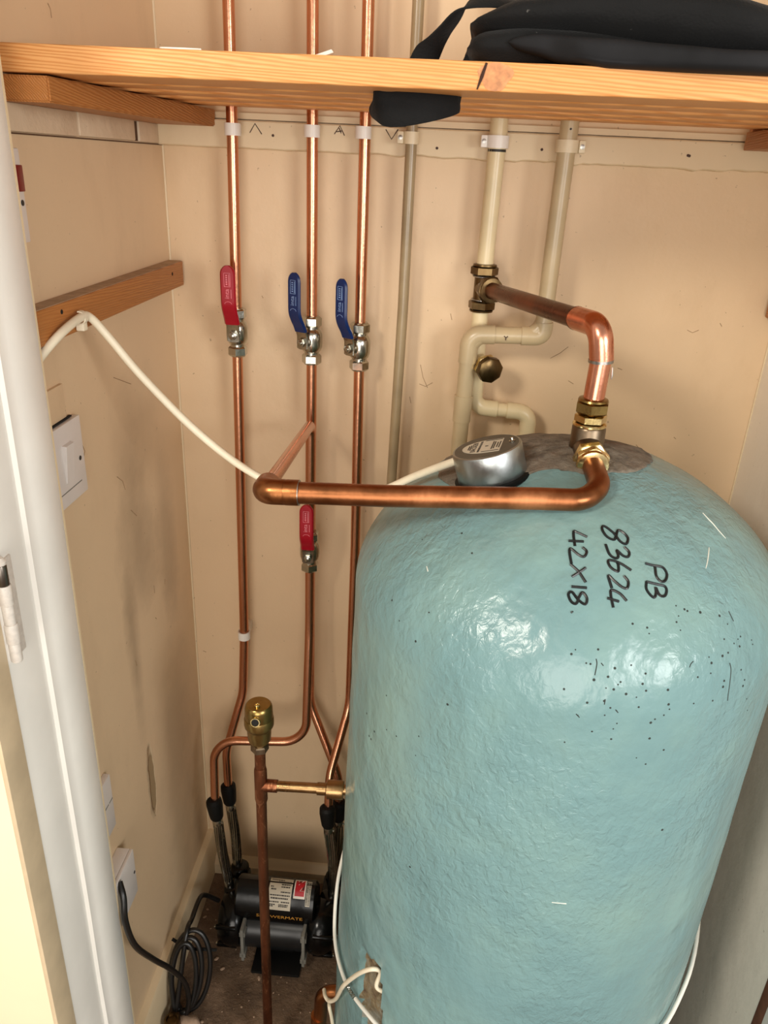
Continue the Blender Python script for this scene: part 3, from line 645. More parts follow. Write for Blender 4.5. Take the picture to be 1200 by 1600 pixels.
# ball valves: built once at the origin, pipe along Z, stem towards -Y
def make_valve(grip, prt):
    v = thing('ball_valve', '', 'valve')
    MB().lathe((0, 0, -.0335), (0, 0, 1), [(.0108, .012), (.0108, .0170), (.0132, .0195), (.0150, .0245), (.0154, .029), (.0154, .038), (.0150, .0425), (.0132, .0475), (.0108, .050), (.0108, .055)], 28).lathe((0, 0, 0), (0, -1, 0), [(.0085, .008), (.0085, .0165), (.007, .0172), (.006, .022)], 20).obj('body', 'nickel', v)
    for z, nm in ((.0195, 'upper_nut'), (-.0335, 'lower_nut')):
        MB().hexn((0, 0, z), (0, 0, 1), .0140, .0142, phase=math.pi/6).lathe((0, 0, z-.0006 if z < 0 else z+.0138), (0, 0, 1), [(.0102, 0), (.0108, .0006), (.0102, .0014)], 24).obj('compression_nut', 'nickel', v)
    lv = MB().ribbon([(0, -.0222, -.0095), (0, -.0222, -.008), (0, -.0222, .009), (0, -.0235, .0125), (0, -.0262, .019)], (1, 0, 0), [.011, .0185, .0185, .0185, .018], .0024).obj('lever', 'nickel', v)
    MB().hexn((0, -.0234, 0), (0, -1, 0), .0062, .0042).lathe((0, -.0234, 0), (0, -1, 0), [(.0034, .004), (.0034, .0062), (.002, .0068)], 14).obj('lever_nut', 'nickel', v)
    pts = spline([(0, -.0252, .0165), (0, -.0295, .025), (0, -.0355, .034), (0, -.0395, .044), (0, -.040, .058), (0, -.040, .084), (0, -.040, .0905), (0, -.040, .0945), (0, -.040, .0962)], 4)
    ws = [.0208 if p.z < .084 else .0208*max(.25, math.sqrt(max(0, 1-((p.z-.084)/.0127)**2))) for p in pts]
    g = MB().ribbon(pts, (1, 0, 0), ws, .0056)
    bmesh.ops.bevel(g.b, geom=[e for e in g.b.edges if len(e.link_faces) == 2 and e.calc_face_angle(0) > 1], offset=.0008, segments=1, affect='EDGES')
    g.obj('grip', grip, v)
    gp = v.children[-1]
    face = Matrix.Translation((0, -.0430, 0)) @ Matrix.Rotation(R(90), 4, 'X')
    text('inta', .0088, face @ Matrix.Translation((-.0010, .0595, 0)) @ Matrix.Rotation(R(90), 4, 'Z'), 'lettering', prt, gp)
    b = MB()
    for dx, y0, y1 in ((-.0045, .069, .0865), (.0038, .069, .0865)): b.box((dx, -.0430, (y0+y1)/2), (.0005, .0003, y1-y0))
    for z in (.069, .0865): b.box((-.0004, -.0430, z), (.0086, .0003, .0005))
    for k in range(5): b.box((-.0012, -.0430, .0722+k*.0028), (.0022, .0003, .0016))
    b.box((.0022, -.0430, .0775), (.0008, .0003, .0150)); b.box((.0046, -.0430, .0595), (.0007, .0003, .0120))
    b.tube([(-.005, -.0428, .0462), (-.0035, -.0428, .0484), (0, -.0429, .0494), (.0035, -.0428, .0484), (.005, -.0428, .0462)], .0003, 5)
    b.obj('lettering', prt, gp)
    return v
vr = make_valve('vinyl_red', 'print_pink'); vb = make_valve('vinyl_blue', 'print_paleblue')
def put(v, loc, rz, label): v.location = loc; v.rotation_euler = (0, 0, R(rz)); v['label'] = label; v['group'] = 'lever ball valves on the copper pipes'
put(vr, P(-.2875, 1.092, -.228), 0, 'red levered ball valve on the leftmost copper riser')
put(copy_tree(vr), P(-.1767, 1.064, -.556), 2, 'red levered ball valve just below the draw off pipe')
put(vb, P(-.180, 1.092, -.233), -27, 'blue levered ball valve on the middle copper riser')
put(copy_tree(vb), P(-.1113, 1.092, -.238), -35, 'blue levered ball valve on the right-hand copper riser')

# pipe clips
def clip(x, y, z, r, mat, label, screw=None, grp='white plastic talon clips on copper risers'):
    c = thing('pipe_clip', label, 'pipe clip', P(x, y, z), grp); o = P(x, y, z); h = .0145
    arc = []
    for k in range(25):
        a = R(-90)+R(155)*(k-12)/12; arc.append((math.cos(a), math.sin(a)))
    b = MB(); b._rings([[o+Vector((cx*rr, cy*rr, dz)) for rr, dz in ((r+.0004, -h/2), (r+.0026, -h/2), (r+.0026, h/2), (r+.0004, h/2))] for cx, cy in arc]); b.obj('ring', mat, c)
    MB().box((x, (y+r+YB-.018)/2+.0005, EYE+z), (r*1.7, max(.004, YB-.018-y-r), h*.95), bev=.001).obj('foot', mat, c)
    if screw is not None:
        MB().box((x+screw*(r+.0055), y-.002, EYE+z), (.008, .013, h), bev=.0016).obj('lug', mat, c)
        MB().lathe((x+screw*(r+.0055), y-.0082, EYE+z), (0, -1, 0), [(.003, 0), (.003, .0008), (.001, .0012)], 10).obj('screw', 'solder', c)
    return c
clip(-.2845, 1.092, .0325, .0078, 'clip_white', 'white plastic clip at the top of the leftmost copper riser')
clip(-.181, 1.092, .0345, .0078, 'clip_white', 'white plastic clip at the top of the middle copper riser')
clip(-.1148, 1.092, .0355, .0078, 'clip_white', 'white plastic clip at the top of the right-hand copper riser')
c = clip(-.2936, 1.092, -.740, .0078, 'clip_white', 'white plastic clip low down on the leftmost copper riser')
MB().box(P(-.2936, 1.113, -.74), (.012, .034, .013), bev=.001).obj('spacer', 'clip_white', c)
clip(-.0535, 1.094, .032, .0078, 'clip_cream', 'small cream painted saddle clip on the thin grey pipe', -1, 'screwed pipe clips on the painted pipes')
clip(.0565, 1.093, .032, .0118, 'clip_white', 'white screwed saddle clip on the cream riser', -1, 'screwed pipe clips on the painted pipes')
clip(.142, 1.075, .030, .0118, 'clip_cream', 'cream painted saddle clip on the beige riser at right', 1, 'screwed pipe clips on the painted pipes')

# painted pipes
gp = thing('grey_painted_pipe', 'thin grey brown painted pipe running down to behind the cylinder', 'pipe', P(-.054, 1.094, -.2))
MB().tube([P(-.0545, 1.094, .99), P(-.053, 1.094, .036), P(-.0525, 1.094, -.18), P(-.056, 1.094, -.43), P(-.057, 1.094, -.9)], .0074).obj('pipe', 'grey_pipe', gp)
cr = thing('cream_riser', 'cream painted riser with a dark compression tee', 'pipe', P(.057, 1.093, -.1))
MB().tube([P(.0585, 1.093, .99), P(.0565, 1.093, .033), P(.0550, 1.093, -.118)], .0113).obj('upper_pipe', 'cream_pipe', cr)
MB().tube([P(.0545, 1.093, -.172), P(.0565, 1.096, -.262)], .0112).obj('lower_pipe', 'cream_pipe', cr)
MB().tube([P(.0566, 1.093, .0205), P(.0566, 1.093, .0235)], .0116).obj('worn_band', 'print_dark', cr)
ct = thing('compression_tee', 'dark brass compression tee on the cream riser', 'pipe fitting', CT)
MB().tube([CT+Vector((0, 0, -.02)), CT+Vector((0, 0, .02))], .0128, 24).tube([CT, CT+vdir*.02], .0128, 24).obj('body', 'brass_dark', ct)
for o, a, nm in ((CT+Vector((-.0003, 0, .0165)), (0, 0, 1), 0), (CT+Vector((0, 0, -.0165)), (0, 0, -1), .3), (CT+vdir*.018, vdir, .1)):
    a = Vector(a)
    MB().hexn(o, a, .0186, .0125, phase=nm).lathe(o+a*.0125, a, [(.0162, 0), (.0158, .0022), (.0116, .003)], 24).obj('compression_nut', 'brass_dark', ct)
    MB().lathe(o-a*.0022, a, [(.0145, 0), (.0152, .0006), (.0152, .0016), (.0145, .0022)], 24).obj('thread_ring', 'solder', ct)
be = thing('beige_riser', 'beige painted riser stepping left in an offset below the tee', 'pipe', P(.14, 1.072, -.1))
bp = [P(.1432, 1.074, .99), P(.1415, 1.074, .05), P(.1402, 1.072, -.12), P(.1402, 1.070, -.204), P(.0425, 1.070, -.207), P(.0405, 1.070, -.37), P(.0405, 1.07, -.80)]
MB().tube(fil(bp, [0, 1, 1, .026, .026, 1, 0], 10), .0113, 22).obj('pipe', 'beige_pipe', be)
MB().tube(fil([P(.1402, 1.070, -.185), bp[3], P(.112, 1.070, -.2049)], .026, 8), .0128, 22).obj('elbow', 'beige_pipe', be)
MB().tube(fil([P(.076, 1.070, -.2059), bp[4], P(.042, 1.070, -.246)], .026, 8), .0128, 22).obj('elbow', 'beige_pipe', be)
MB().tube([P(.0411, 1.07, -.293), P(.0409, 1.07, -.331)], .0128, 22).obj('coupling', 'beige_pipe', be)
b = MB(); yo = 1.0578
b.tube([P(.088, yo, -.2045), P(.0905, yo, -.2068), P(.093, yo, -.2045)], .0007, 5).tube([P(.0905, yo, -.2068), P(.0905, yo, -.210)], .0007, 5)
b.obj('pen_mark', 'pencil', be)
MB().lathe(P(.1400, 1.0618, -.135), (0, -1, 0), [(.0022, 0), (.0018, .0008)], 8).obj('paint_chip', 'print_dark', be)
MB().lathe(P(.1420, 1.0628, .049), (0, -1, 0), [(.0014, 0), (.0012, .0008)], 8).obj('paint_chip', 'print_dark', be)
lo = thing('cream_offset_pipe', 'short cream pipe with two elbows dropping behind the heater cap', 'pipe', P(.1, 1.096, -.31))
lp_ = [P(.0565, 1.096, -.258), P(.0580, 1.096, -.3165), P(.1385, 1.096, -.3195), P(.1395, 1.096, -.62)]
MB().tube(fil(lp_, [0, .02, .02, 0], 10), .0100, 22).obj('pipe', 'cream_pipe', lo)
MB().tube(fil([P(.0573, 1.096, -.2795), lp_[1], P(.092, 1.096, -.3178)], .02, 8), .0118, 22).obj('elbow', 'cream_pipe', lo)
MB().tube(fil([P(.106, 1.096, -.3183), lp_[2], P(.1388, 1.096, -.3555)], .02, 8), .0118, 22).obj('elbow', 'cream_pipe', lo)
MB().tube([P(.0563, 1.096, -.258), P(.0570, 1.096, -.2795)], .0120, 22).obj('coupling', 'cream_pipe', lo)
ca = Vector((.42, -1, -.10)).normalized(); co = P(.0575, 1.093, -.2475)
cp = thing('capped_outlet', 'stub with brown blanking cap beside the beige riser', 'pipe cap', co)
MB().tube([co, co+ca*.026], .0115, 22).obj('stub', 'cream_pipe', cp)
MB().hexn(co+ca*.024, ca, .0178, .010, phase=.2).obj('backnut', 'brass_bright', cp)
MB().hexn(co+ca*.033, ca, .0182, .013, sides=8, phase=.2).obj('blanking_cap', 'brass_dark', cp)

# ------------------------------------------------------------------ primary vent with automatic air vent
av = thing('open_primary_pipe', 'stained copper pipe rising from the floor in front of the pump', 'pipe', P(-.194, .78, -1.34))
MB().tube([P(-.1942, .78, -1.34), P(-.1945, .78, -.700)], .0072, 20).obj('pipe', 'copper_stain', av)
MB().tube([P(-.1943, .78, -.795), P(-.1943, .78, -.790), P(-.1945, .78, -.740), P(-.1945, .78, -.735)], [.0075, .0086, .0086, .0075], 20).tube([P(-.1945, .78, -.766), P(-.172, .78, -.7655)], .0086, 20).obj('tee', 'copper_stain', av)
MB().tube([P(-.19, .78, -.766), P(-.06, .78, -.760)], .0070, 20).obj('branch_pipe', 'copper_tarnished', av)
MB().tube([P(-.118, .78, -.7632), P(-.104, .78, -.7626)], .0084, 20).tube([P(-.106, .78, -.7627), P(-.1045, .78, -.7626), P(-.086, .78, -.762), P(-.083, .78, -.762)], [.0084, .0124, .0124, .0115], 24).obj('coupling', 'copper_tarnished', av)
aav = thing('automatic_air_vent', 'brass automatic air vent on top of the stained copper pipe', 'air vent', P(-.1945, .78, -.70))
A0 = P(-.1945, .78, -.707)
MB().hexn(A0, (0, 0, 1), .0118, .011, phase=.3).obj('nut', 'brass_dull', aav)
MB().lathe(A0, (0, 0, 1), [(.008, .010), (.0095, .013), (.0138, .018), (.0148, .020), (.0158, .036), (.0165, .040), (.0186, .042), (.0192, .045), (.0192, .053), (.0184, .0555)], 36).obj('body', 'brass', aav)
MB().lathe(A0, (0, 0, 1), [(.0180, .055), (.0182, .056), (.0176, .070), (.0168, .0735), (.0150, .0755), (.001, .0765)], 36).obj('cap', 'brass', aav)
sd = Vector((.02, -1, .25)).normalized(); so = A0+Vector((0, -.0150, .0610))
MB().lathe(so, sd, [(.0064, -.006), (.0066, .005), (.0060, .0062), (.0048, .0062), (.0045, .003)], 22).obj('outlet', 'brass_bright', aav)
MB().lathe(so, sd, [(.0047, .002), (.0047, .0046), (.001, .0046)], 18).obj('outlet_bore', 'hole_dark', aav)
MB().lathe(A0+Vector((0, -.006, .0755)), (0, -.1, 1), [(.0034, 0), (.0034, .003), (.0022, .004), (.0018, .003)], 16).obj('bleed_screw', 'brass_bright', aav)

# ------------------------------------------------------------------ shower pump and its braided hoses
pm = thing('shower_pump', 'black shower pump with silver label on the concrete floor', 'pump', (-.21, .975, 0))
PA = Vector((0, .965, .056))
MB().lathe(PA+Vector((-.283, 0, 0)), (1, 0, 0), [(.034, 0), (.037, .003), (.037, .123), (.034, .126)], 40).obj('motor', 'motor_casing', pm)
# domed cover over the motor
sec = [(.946, .090), (.943, .104), (.945, .113), (.949, .123), (.957, .138), (.968, .148), (.980, .1525), (.992, .149), (1.005, .137), (1.015, .122), (1.022, .10), (1.02, .07), (1.0, .06), (.965, .07)]
b = MB(); b._rings([[(x, y*k+(1-k)*.985, z*k+(1-k)*.105) for y, z in sec] for x, k in ((-.292, .9), (-.289, 1), (-.150, 1), (-.147, .9))]); b.obj('cover', 'black_plastic', pm, 30)
# silver end flanges
for x, w in ((-.272, .006), (-.162, .006)):
    MB().box((x, .958, .056), (w, .078, .080), bev=.002).box((x, .930, .080), (w*1.8, .016, .010), bev=.001).box((x, .927, .030), (w*1.8, .016, .010), bev=.001).obj('end_flange', 'grey_plastic', pm)
for sx, x0, x1 in ((-1, -.276, -.322), (1, -.158, -.110)):
    L_ = abs(x1-x0)
    h_ = MB().lathe((x0, .972, .062), (sx, 0, 0), [(.042, 0), (.048, .004), (.050, L_*.45), (.048, L_*.7), (.042, L_*.95), (.034, L_)], 36)
    h_.lathe((x1-sx*.016, 1.0, .062), (0, 0, 1), [(.019, 0), (.018, .042), (.014, .046)], 24)
    h_.lathe((x1-sx*.014, 1.052, .055), (0, 0, 1), [(.018, 0), (.0175, .042), (.0135, .046)], 24).box((x1-sx*.018, 1.03, .068), (.034, .06, .045), bev=.006)
    h_.obj('pump_head', 'black_plastic', pm, 50)
    for y, z in ((.931, .084), (.934, .036), (.985, .018)):
        MB().lathe((x1-sx*.006, y, z), (sx, 0, 0), [(.0050, -.03), (.0050, .004), (.0042, .0055)], 12).obj('bolt', 'black_plastic', pm)
        MB().lathe((x1-sx*.006, y, z), (sx, 0, 0), [(.0038, .0055), (.0034, .0080), (.001, .0085)], 10).obj('bolt_end', 'nickel', pm)
MB().box((-.211, .939, .0045), (.088, .062, .006), bev=.0025).box((-.211, .958, .02), (.05, .012, .03), bev=.002).obj('mounting_foot', 'black_rubber', pm)
MB().box((-.211, 1.01, .0045), (.088, .04, .006), bev=.0025).box((-.211, 1.0, .03), (.05, .012, .05), bev=.002).obj('mounting_foot', 'black_rubber', pm)
# labels lie along the curved front of the cover
def cov(t):
    q = [Vector((0, y, z)) for y, z in sec[2:8]]; d = [0]
    for a, c in zip(q, q[1:]): d.append(d[-1]+(c-a).length)
    s_ = t*d[-1]
    for i in range(len(q)-1):
        if s_ <= d[i+1]+1e-9:
            p = q[i].lerp(q[i+1], (s_-d[i])/(d[i+1]-d[i])); tg = (q[i+1]-q[i]).normalized(); return p, Vector((0, -tg.z, tg.y))
    return q[-1], Vector((0, -1, 1)).normalized()
def sticker(b, x0, x1, t0, t1, off, n=8):
    rows = []
    for k in range(n+1):
        p, nn = cov(t0+(t1-t0)*k/n); nn = nn if nn.z > 0 else -nn
        rows.append([p+nn*off+Vector((x0, 0, 0)), p+nn*off+Vector((x1, 0, 0)), p+nn*(off-.0004)+Vector((x1, 0, 0)), p+nn*(off-.0004)+Vector((x0, 0, 0))])
    b._rings(rows); return b
lb = sticker(MB(), -.232, -.1905, .12, .95, .0006).obj('rating_label', 'label_silver', pm)
b = MB()
for t, segs in ((.88, [(-.229, -.206)]), (.81, [(-.216, -.193)]), (.75, [(-.210, -.193)]), (.69, [(-.210, -.194), (-.229, -.224)]), (.63, [(-.228, -.219)]), (.57, [(-.210, -.193)]), (.49, [(-.229, -.193)]), (.42, [(-.227, -.196)]), (.33, [(-.229, -.211), (-.208, -.193)]), (.26, [(-.229, -.217), (-.212, -.195)]), (.22, [(-.229, -.222), (-.212, -.196)])):
    for x0, x1 in segs:
        x = x0
        while x < x1-.0008:
            w = min(.0015+.003*rnd.random(), x1-x); sticker(b, x, x+w, t-.014, t+.014, .0010, 1); x += w+.0007
b.obj('label_print', 'print_dark', lb)
lr = sticker(MB(), -.187, -.166, .45, .96, .0006).obj('arrow_label', 'sticker_white', pm)
sticker(MB(), -.1850, -.1680, .51, .92, .0010).obj('red_panel', 'sticker_red', lr)
def on_cov(x, t, off=.0014):
    p, nn = cov(t); nn = nn if nn.z > 0 else -nn; return p+nn*off+Vector((x, 0, 0))
b = MB()
for L in ([(-.1800, .92), (-.1795, .78), (-.1715, .92)], [(-.1680, .86), (-.1757, .63), (-.1680, .63)]):
    b.tube([on_cov(x, t) for x, t in L], .0005, 5)
b.obj('arrow_outline', 'sticker_white', lr)
b = MB()
for L in ([(-.1783, .91), (-.1780, .85), (-.1745, .91)], [(-.1686, .80), (-.1722, .67), (-.1686, .67)]):
    q_ = [on_cov(x, t, .0013) for x, t in L]; b._rings([[p for p in q_], [p+Vector((0, -.0003, .0003)) for p in q_]])
b.obj('dark_triangle', 'print_dark', lr)
sb = sticker(MB(), -.1645, -.1565, .28, .93, .0006).obj('barcode_label', 'label_silver', pm)
b = MB()
for t in [.31+.033*k for k in range(18)]:
    sticker(b, -.1638, -.1612, t, t+.014+.01*rnd.random(), .0010, 1)
    sticker(b, -.1602, -.1572, t, t+.012+.008*rnd.random(), .0010, 1)
b.obj('label_print', 'print_dark', sb)
text('SHOWERMATE', .0125, Matrix.Translation((-.209, .9434, .1082)) @ Matrix.Rotation(R(78), 4, 'X') @ Matrix.Diagonal((1.0, .62, 1, 1)), 'lettering', 'print_gold', pm)

def hose(a, b_, label, bow):
    h = thing('braided_hose', label, 'hose', a, 'braided hoses between copper tails and pump')
    d = (b_-a); up = -d.normalized()
    MB().lathe(a-up*.006, up, [(.0100, 0), (.0118, .004), (.0130, .016), (.0142, .032), (.0135, .040), (.0090, .044)], 20).obj('rubber_sleeve', 'black_rubber', h)
    MB().lathe(a-up*.020, up, [(.0085, 0), (.0092, .002), (.0092, .014), (.0085, .016)], 20).lathe(a-up*.013+Vector((.0085, -.003, 0)), (1, -.3, 0), [(.002, 0), (.002, .002), (.001, .003)], 8).obj('ferrule', 'braid_steel', h)
    MB().lathe(b_, up, [(.0085, -.002), (.0092, 0), (.0092, .014), (.0085, .016)], 20).obj('ferrule', 'braid_steel', h)
    s0, s1 = a-up*.018, b_+up*.012; mid = (s0+s1)/2+Vector(bow)
    path = spline([s0, mid, s1], 10)
    MB().tube(path, .0072, 16).obj('inner_tube', 'motor_casing', h)
    w = MB(); n = len(path)
    for k in range(13):                       # the strands of the braid
        q = []
        for i in range(n):
            p = path[i]; tg = (path[min(i+1, n-1)]-path[max(i-1, 0)]).normalized(); x = (Vector((1, 0, 0))-tg*tg.x).normalized(); y = tg.cross(x)
            an = 2*math.pi*k/13+i*.035
            q.append(p+(x*math.cos(an)+y*math.sin(an))*.0074)
        w.tube(q, .0019, 6)
    w.obj('braid', 'braid_steel', h)
    return h
hose(P(-.3305, 1.0, -1.062), P(-.3135, 1.0, -1.232), 'braided hose at the front left corner of the pump', (-.002, 0, 0))
hose(P(-.3235, 1.06, -1.085), P(-.3125, 1.054, -1.238), 'braided hose at the rear left corner of the pump', (.002, 0, 0))
hose(P(-.1315, 1.0, -1.055), P(-.1205, 1.0, -1.232), 'braided hose at the front right corner of the pump', (.004, -.002, 0))
hose(P(-.119, 1.05, -1.09), P(-.119, 1.052, -1.238), 'braided hose at the rear right corner of the pump', (.001, 0, 0))

# ------------------------------------------------------------------ electrics on the left wall
def plate(name, y0, y1, z0, z1, th, label, cat, mat='plastic_white'):
    t = thing(name, label, cat, (XL, (y0+y1)/2, EYE+(z0+z1)/2))
    MB().box((XL+th/2, (y0+y1)/2, EYE+(z0+z1)/2), (th, y1-y0, z1-z0), bev=.0016).obj('faceplate', mat, t); return t
s1 = plate('light_switch', .691, .780, -.3500, -.2620, .009, 'white single rocker switch on the left wall below the cable', 'switch')
b = MB(); y, z = .7415, EYE-.3035
b._rings([[(XL+.0088+d, y-w, z+hh) for w, hh in ((-.009, -.021), (.009, -.021), (.009, .021), (-.009, .021))] for d in (0,)] + [[(XL+.0088+k, y-w, zz) for w, zz, k in ((-.0085, z-.0205, .0012), (.0085, z-.0205, .0012), (.0085, z+.0205, .0052), (-.0085, z+.0205, .0052))]])
b.obj('rocker', 'plastic_white', s1)
MB().box((XL+.0092, y, z-.0300), (.0006, .05, .0009)).obj('groove', 'grey_plastic', s1)
MB().lathe((XL+.0088, .7695, EYE-.3085), (1, 0, 0), [(.0028, 0), (.0026, .0006), (.001, .0008)], 10).obj('screw', 'print_dark', s1)
s2 = plate('immersion_switch', .690, .7275, -.0800, -.0010, .009, 'white switch plate with red rocker half hidden behind the frame', 'switch')
MB().box((XL+.0100, .7195, EYE-.0255), (.004, .010, .022), bev=.001).obj('red_rocker', 'rocker_red', s2)
MB().lathe((XL+.0088, .7215, EYE-.0460), (1, 0, 0), [(.0028, 0), (.0026, .0006), (.001, .0008)], 10).obj('screw', 'print_dark', s2)
s3 = plate('socket_plate', .690, .742, -.820, -.733, .009, 'white switch plate low on the left wall above the spur box', 'switch')
MB().box((XL+.0092, .71, EYE-.772), (.0008, .036, .001)).box((XL+.0092, .735, EYE-.772), (.0008, .01, .001)).obj('groove', 'grey_plastic', s3)
s4 = thing('fused_spur', 'white surface mounted spur box with black flex low on wall', 'spur box', (XL, .71, EYE-.91))
MB().box((XL+.009, .7215, EYE-.915), (.018, .061, .08), bev=.0015).obj('back_box', 'plastic_white', s4)
MB().box((XL+.0205, .7215, EYE-.915), (.005, .061, .08), bev=.0015).obj('faceplate', 'plastic_white', s4)
MB().lathe((XL+.023, .747, EYE-.914), (1, 0, 0), [(.0024, 0), (.002, .0006), (.001, .0008)], 10).obj('screw', 'print_dark', s4)
tk = MB().box((XL+.0015, .7275, EYE-.2415), (.004, .07, .036), bev=.0008).obj('trunking_cover', 'wall_paint'); tag(tk, 'painted filler plate just above the white rocker switch', 'plate')
MB().box((XL+.0036, .745, EYE-.2605), (.003, .05, .0016)).obj('gap', 'hole_dark', tk)

# white cable: from the frame over the batten, clip, drooping across to the immersion cap
wc = thing('immersion_cable', 'thick white flex drooping from the batten to the immersion heater cap', 'cable', P(-.36, .77, -.16))
cend = ihb+iha*.012+Vector((-.034, .004, 0))
MB().tube(spline([P(-.381, .688, -.194), P(-.374, .699, -.180), P(-.364, .722, -.163), P(-.362, .764, -.1545), P(-.360, .782, -.157), P(-.347, .792, -.178), P(-.317, .798, -.220), P(-.2665, .804, -.2765), P(-.216, .81, -.320), P(-.168, .815, -.346), P(-.115, .815, -.354), P(-.06, .81, -.342), P(-.012, .79, -.309), cend, cend+Vector((.012, -.002, .003))], 7), .0043, 16).obj('sheath', 'cable_white', wc)
cc = thing('cable_clip', 'white cable clip holding the flex to the left wall batten', 'clip', P(-.366, .77, -.155))
b = MB(); pts = []
for k in range(13):
    a = R(-100)+R(200)*k/12; pts.append(P(-.3645+.0062*math.cos(a), .770, -.1555+.0062*math.sin(a)))
b.ribbon(pts, (0, 1, 0), .008, .0016); b.obj('hook', 'cable_white', cc)
MB().box(P(-.3655, .773, -.1650), (.0085, .009, .008), bev=.001).obj('nail_boss', 'cable_white', cc)

# black pump flex, coiled and tied
bc = thing('pump_flex', 'coiled black pump flex tied up on the floor by the left wall', 'cable', (-.345, .85, .1))
pth = [P(-.369, .702, -.880), P(-.3600, .690, -.895), P(-.3575, .682, -.930), P(-.3575, .700, -1.000), P(-.3560, .748, -1.095), P(-.3500, .785, -1.166), P(-.3400, .812, -1.235), P(-.336, .815, -1.285), P(-.343, .810, -1.325)]
def loop(cx, cy, cz, a, b_, tilt, n=12):
    """a lopsided coil standing against the skirting"""
    out = []
    for k in range(n):
        t = 2*math.pi*k/n; u, v = a*math.sin(t), -b_*math.cos(t)
        out.append(P(cx+u*math.cos(tilt), cy+u*.15-v*.0+.35*v, cz+v+u*math.sin(tilt)))
    return out
for k, (cx, cy, a, bb, tl) in enumerate(((-.345, .838, .026, .062, .3), (-.341, .846, .033, .068, .15), (-.348, .832, .020, .058, -.1))):
    pth += loop(cx, cy, -1.256, a, bb, tl)
pth += [P(-.349, .86, -1.19), P(-.352, .90, -1.20), P(-.352, .945, -1.205), P(-.347, .965, -1.222), P(-.328, .975, -1.245)]
MB().tube(spline(pth, 6), .0042, 12).obj('sheath', 'cable_black', bc)
MB().tube(spline([P(-.377, .868, -1.213), P(-.360, .864, -1.220), P(-.345, .862, -1.224), P(-.322, .862, -1.222), P(-.300, .866, -1.226)], 5), [.0028]*20+[.0022], 8).obj('tie', 'black_rubber', bc)
# pipe stub with crumbling plaster by the skirting
st = thing('capped_pipe_stub', 'dark capped pipe stub by the skirting with crumbled plaster', 'pipe stub', (-.36, .80, 0))
MB().lathe((-.358, .79, 0), (0, 0, 1), [(.014, 0), (.014, .035), (.012, .04), (.009, .041), (.008, .036)], 20).obj('stub', 'brass_dark', st)
b = MB()
bmesh.ops.create_icosphere(b.b, subdivisions=3, radius=.02, matrix=Matrix.Translation((-.335, .805, .012)) @ Matrix.Diagonal((1, .7, .75, 1)))
for v in b.b.verts: v.co += (v.co-Vector((-.335, .805, .012)))*.5*noise.noise(v.co*70)
b.obj('plaster_lump', 'plaster_lump', st)
# grit on the floor
b = MB()
for k in range(95):
    x, y = -.37+.33*rnd.random(), .74+.36*rnd.random(); s = .0010+.0022*rnd.random()**3
    if math.hypot(x-CX, y-CY) < .24: continue
    mt = Matrix.Translation((x, y, s*.4)) @ Matrix.Rotation(rnd.random()*6, 4, 'Z') @ Matrix.Diagonal((s*(1+rnd.random()), s, s*.7, 1))
    bmesh.ops.create_icosphere(b.b, subdivisions=1, radius=1, matrix=mt)
tag(b.obj('plaster_grit', 'plaster_lump', kind='stuff'), 'crumbs of plaster and grit scattered over the concrete floor', 'debris')

# ------------------------------------------------------------------ black bag on the shelf
bag = thing('black_bag', 'soft black fabric bag slumped along the right of the shelf', 'bag', P(.22, .84, .0795))
ZT = .0796
def lerp_tab(t, tab):
    for (a, v), (c, w) in zip(tab, tab[1:]):
        if a <= t <= c:
            k = (t-a)/(c-a); k = k*k*(3-2*k); return v+(w-v)*k
    return tab[-1][1]
def bag_shell(x0, x1, front, back, bot, topf, n=90, seg=56, seed=0, endr=.018, fold=.006, ex=.6, fx=9):
    rings = []
    for i in range(n+1):
        t = i/n; x = x0+(x1-x0)*t
        e = min(1, min(x-x0, x1-x)/endr); e = math.sqrt(max(.0, 1-(1-e)**2))*.97+.03
        yf, yb, zb, zt = lerp_tab(x, front), lerp_tab(x, back), lerp_tab(x, bot), lerp_tab(x, topf)
        cy, cz, ry, rz = (yf+yb)/2, (zb+zt)/2, (yb-yf)/2, (zt-zb)/2
        ring = []
        for j in range(seg):
            a = 2*math.pi*j/seg; c, s_ = math.cos(a), math.sin(a)
            px = cy+ry*(.7+.3*e)*math.copysign(abs(c)**ex, c); pz = cz+rz*e*math.copysign(abs(s_)**.7, s_)
            f = noise.noise((x*fx+seed, px*6, pz*45))*fold + noise.noise((x*28+seed, px*12, pz*60))*fold*.35
            if s_ > -.5: pz += f*e*(.5+.5*s_); px += (-f if c < 0 else f)*.8*e
            ring.append(P(x+.004*noise.noise((px*20, pz*30, seed)), px, pz))
        rings.append(ring)
    return MB()._rings(rings)
XE = .455
bag_shell(.006, XE, [(.0, .738), (.09, .742), (.2, .75), (.5, .75)], [(0, .93), (.5, .97)], [(0, ZT+.0012), (.5, ZT+.0012)], [(0, .106), (.06, .112), (.2, .110), (.5, .105)], seed=3, fold=.003).obj('body', 'black_cloth', bag, 60)
bag_shell(.010, XE, [(.0, .745), (.08, .735), (.2, .722), (.5, .722)], [(0, .95), (.5, .99)], [(0, .1045), (.08, .100), (.13, .094), (.2, .090), (.5, .0885)], [(0, .120), (.05, .133), (.10, .145), (.14, .146), (.19, .138), (.25, .128), (.32, .123), (.5, .120)], seed=11, fold=.008, endr=.04, ex=.85, fx=5).obj('flap', 'black_cloth', bag, 60)
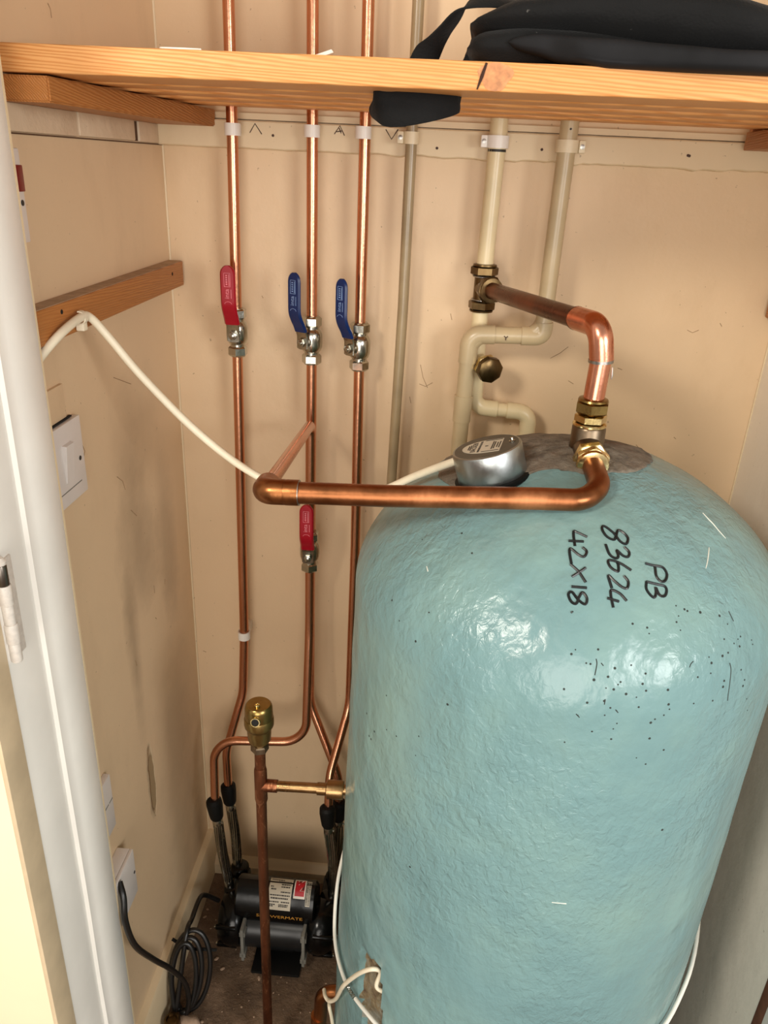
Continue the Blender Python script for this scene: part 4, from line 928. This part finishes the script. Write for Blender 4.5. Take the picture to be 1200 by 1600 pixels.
bag_shell(.040, XE, [(.0, .742), (.07, .726), (.1, .708), (.2, .700), (.5, .700)], [(0, .765), (.1, .745), (.5, .745)], [(0, .0905), (.06, .0860), (.09, .0805), (.12, .0770), (.2, .0762), (.5, .0756)], [(0, .1035), (.06, .103), (.1, .098), (.2, .0930), (.5, .0925)], seed=23, fold=.002, endr=.05).obj('front_roll', 'lit_cloth', bag, 60, label='rolled hem drooping over the shelf edge')
sp_ = [P(.075, .80, .131), P(.045, .785, .130), P(.020, .775, .1305), P(.002, .775, .124), P(-.012, .78, .110), P(-.024, .7875, .096), P(-.032, .791, .085), P(-.040, .7915, .070), P(-.054, .790, .062), P(-.070, .778, .056), P(-.071, .764, .048), P(-.056, .755, .0435), P(-.026, .757, .0485), P(.000, .772, .057), P(.008, .790, .0645), P(.012, .7915, .075), P(.016, .791, .086), P(.03, .80, .0905)]
wd_ = [(.2, .9, .2), (.2, .9, .3), (.3, .7, .5), (.6, .5, .5), (.7, .3, .5), (.8, .1, .4), (1, 0, .2), (1, 0, .1), (.9, -.3, .2), (.5, -.5, .6), (0, -.5, .9), (-.3, -.1, 1), (-.3, .0, 1), (.0, .1, 1), (.9, .1, .6), (1, 0, .2), (1, 0, 0), (1, .2, 0)]
path, wds = spline(sp_, 6), spline(wd_, 6)
ws_ = [.020 if p.z-EYE < .0815 and p.z-EYE > .0575 and abs(p.y-.791) < .006 else .024 for p in path]
ws_ = [sum(ws_[max(0, i-5):i+6])/len(ws_[max(0, i-5):i+6]) for i in range(len(ws_))]
ws_ = [w*(1.0 if p.z-EYE > .0575 else 1.15) for w, p in zip(ws_, path)]
MB().ribbon(path, [Vector(w) for w in wds], ws_, .0020).obj('strap', 'black_cloth', bag, 60, label='loose strap hanging through the slats')
# scraps of paper and tape on the shelf
pp = MB().prism([(-.009, -.006), (.009, .001), (.007, .004), (-.007, -.001)], frame((-.1, -.8, .6), (0, .6, .8)), P(-.113, .735, .0812), .0005).obj('paper_scrap', 'sticker_white'); tag(pp, 'small white paper scrap on the shelf by the middle copper riser', 'paper')
cl = MB().tube(spline([P(-.236+.017*math.cos(a), .742+.008*math.sin(a), .0816+.0008*math.sin(a)) for a in [k*.6 for k in range(11)]], 4), .0011, 6).obj('wire_ring', 'cord_white'); tag(cl, 'thin white wire ring lying on the left of the shelf', 'wire')
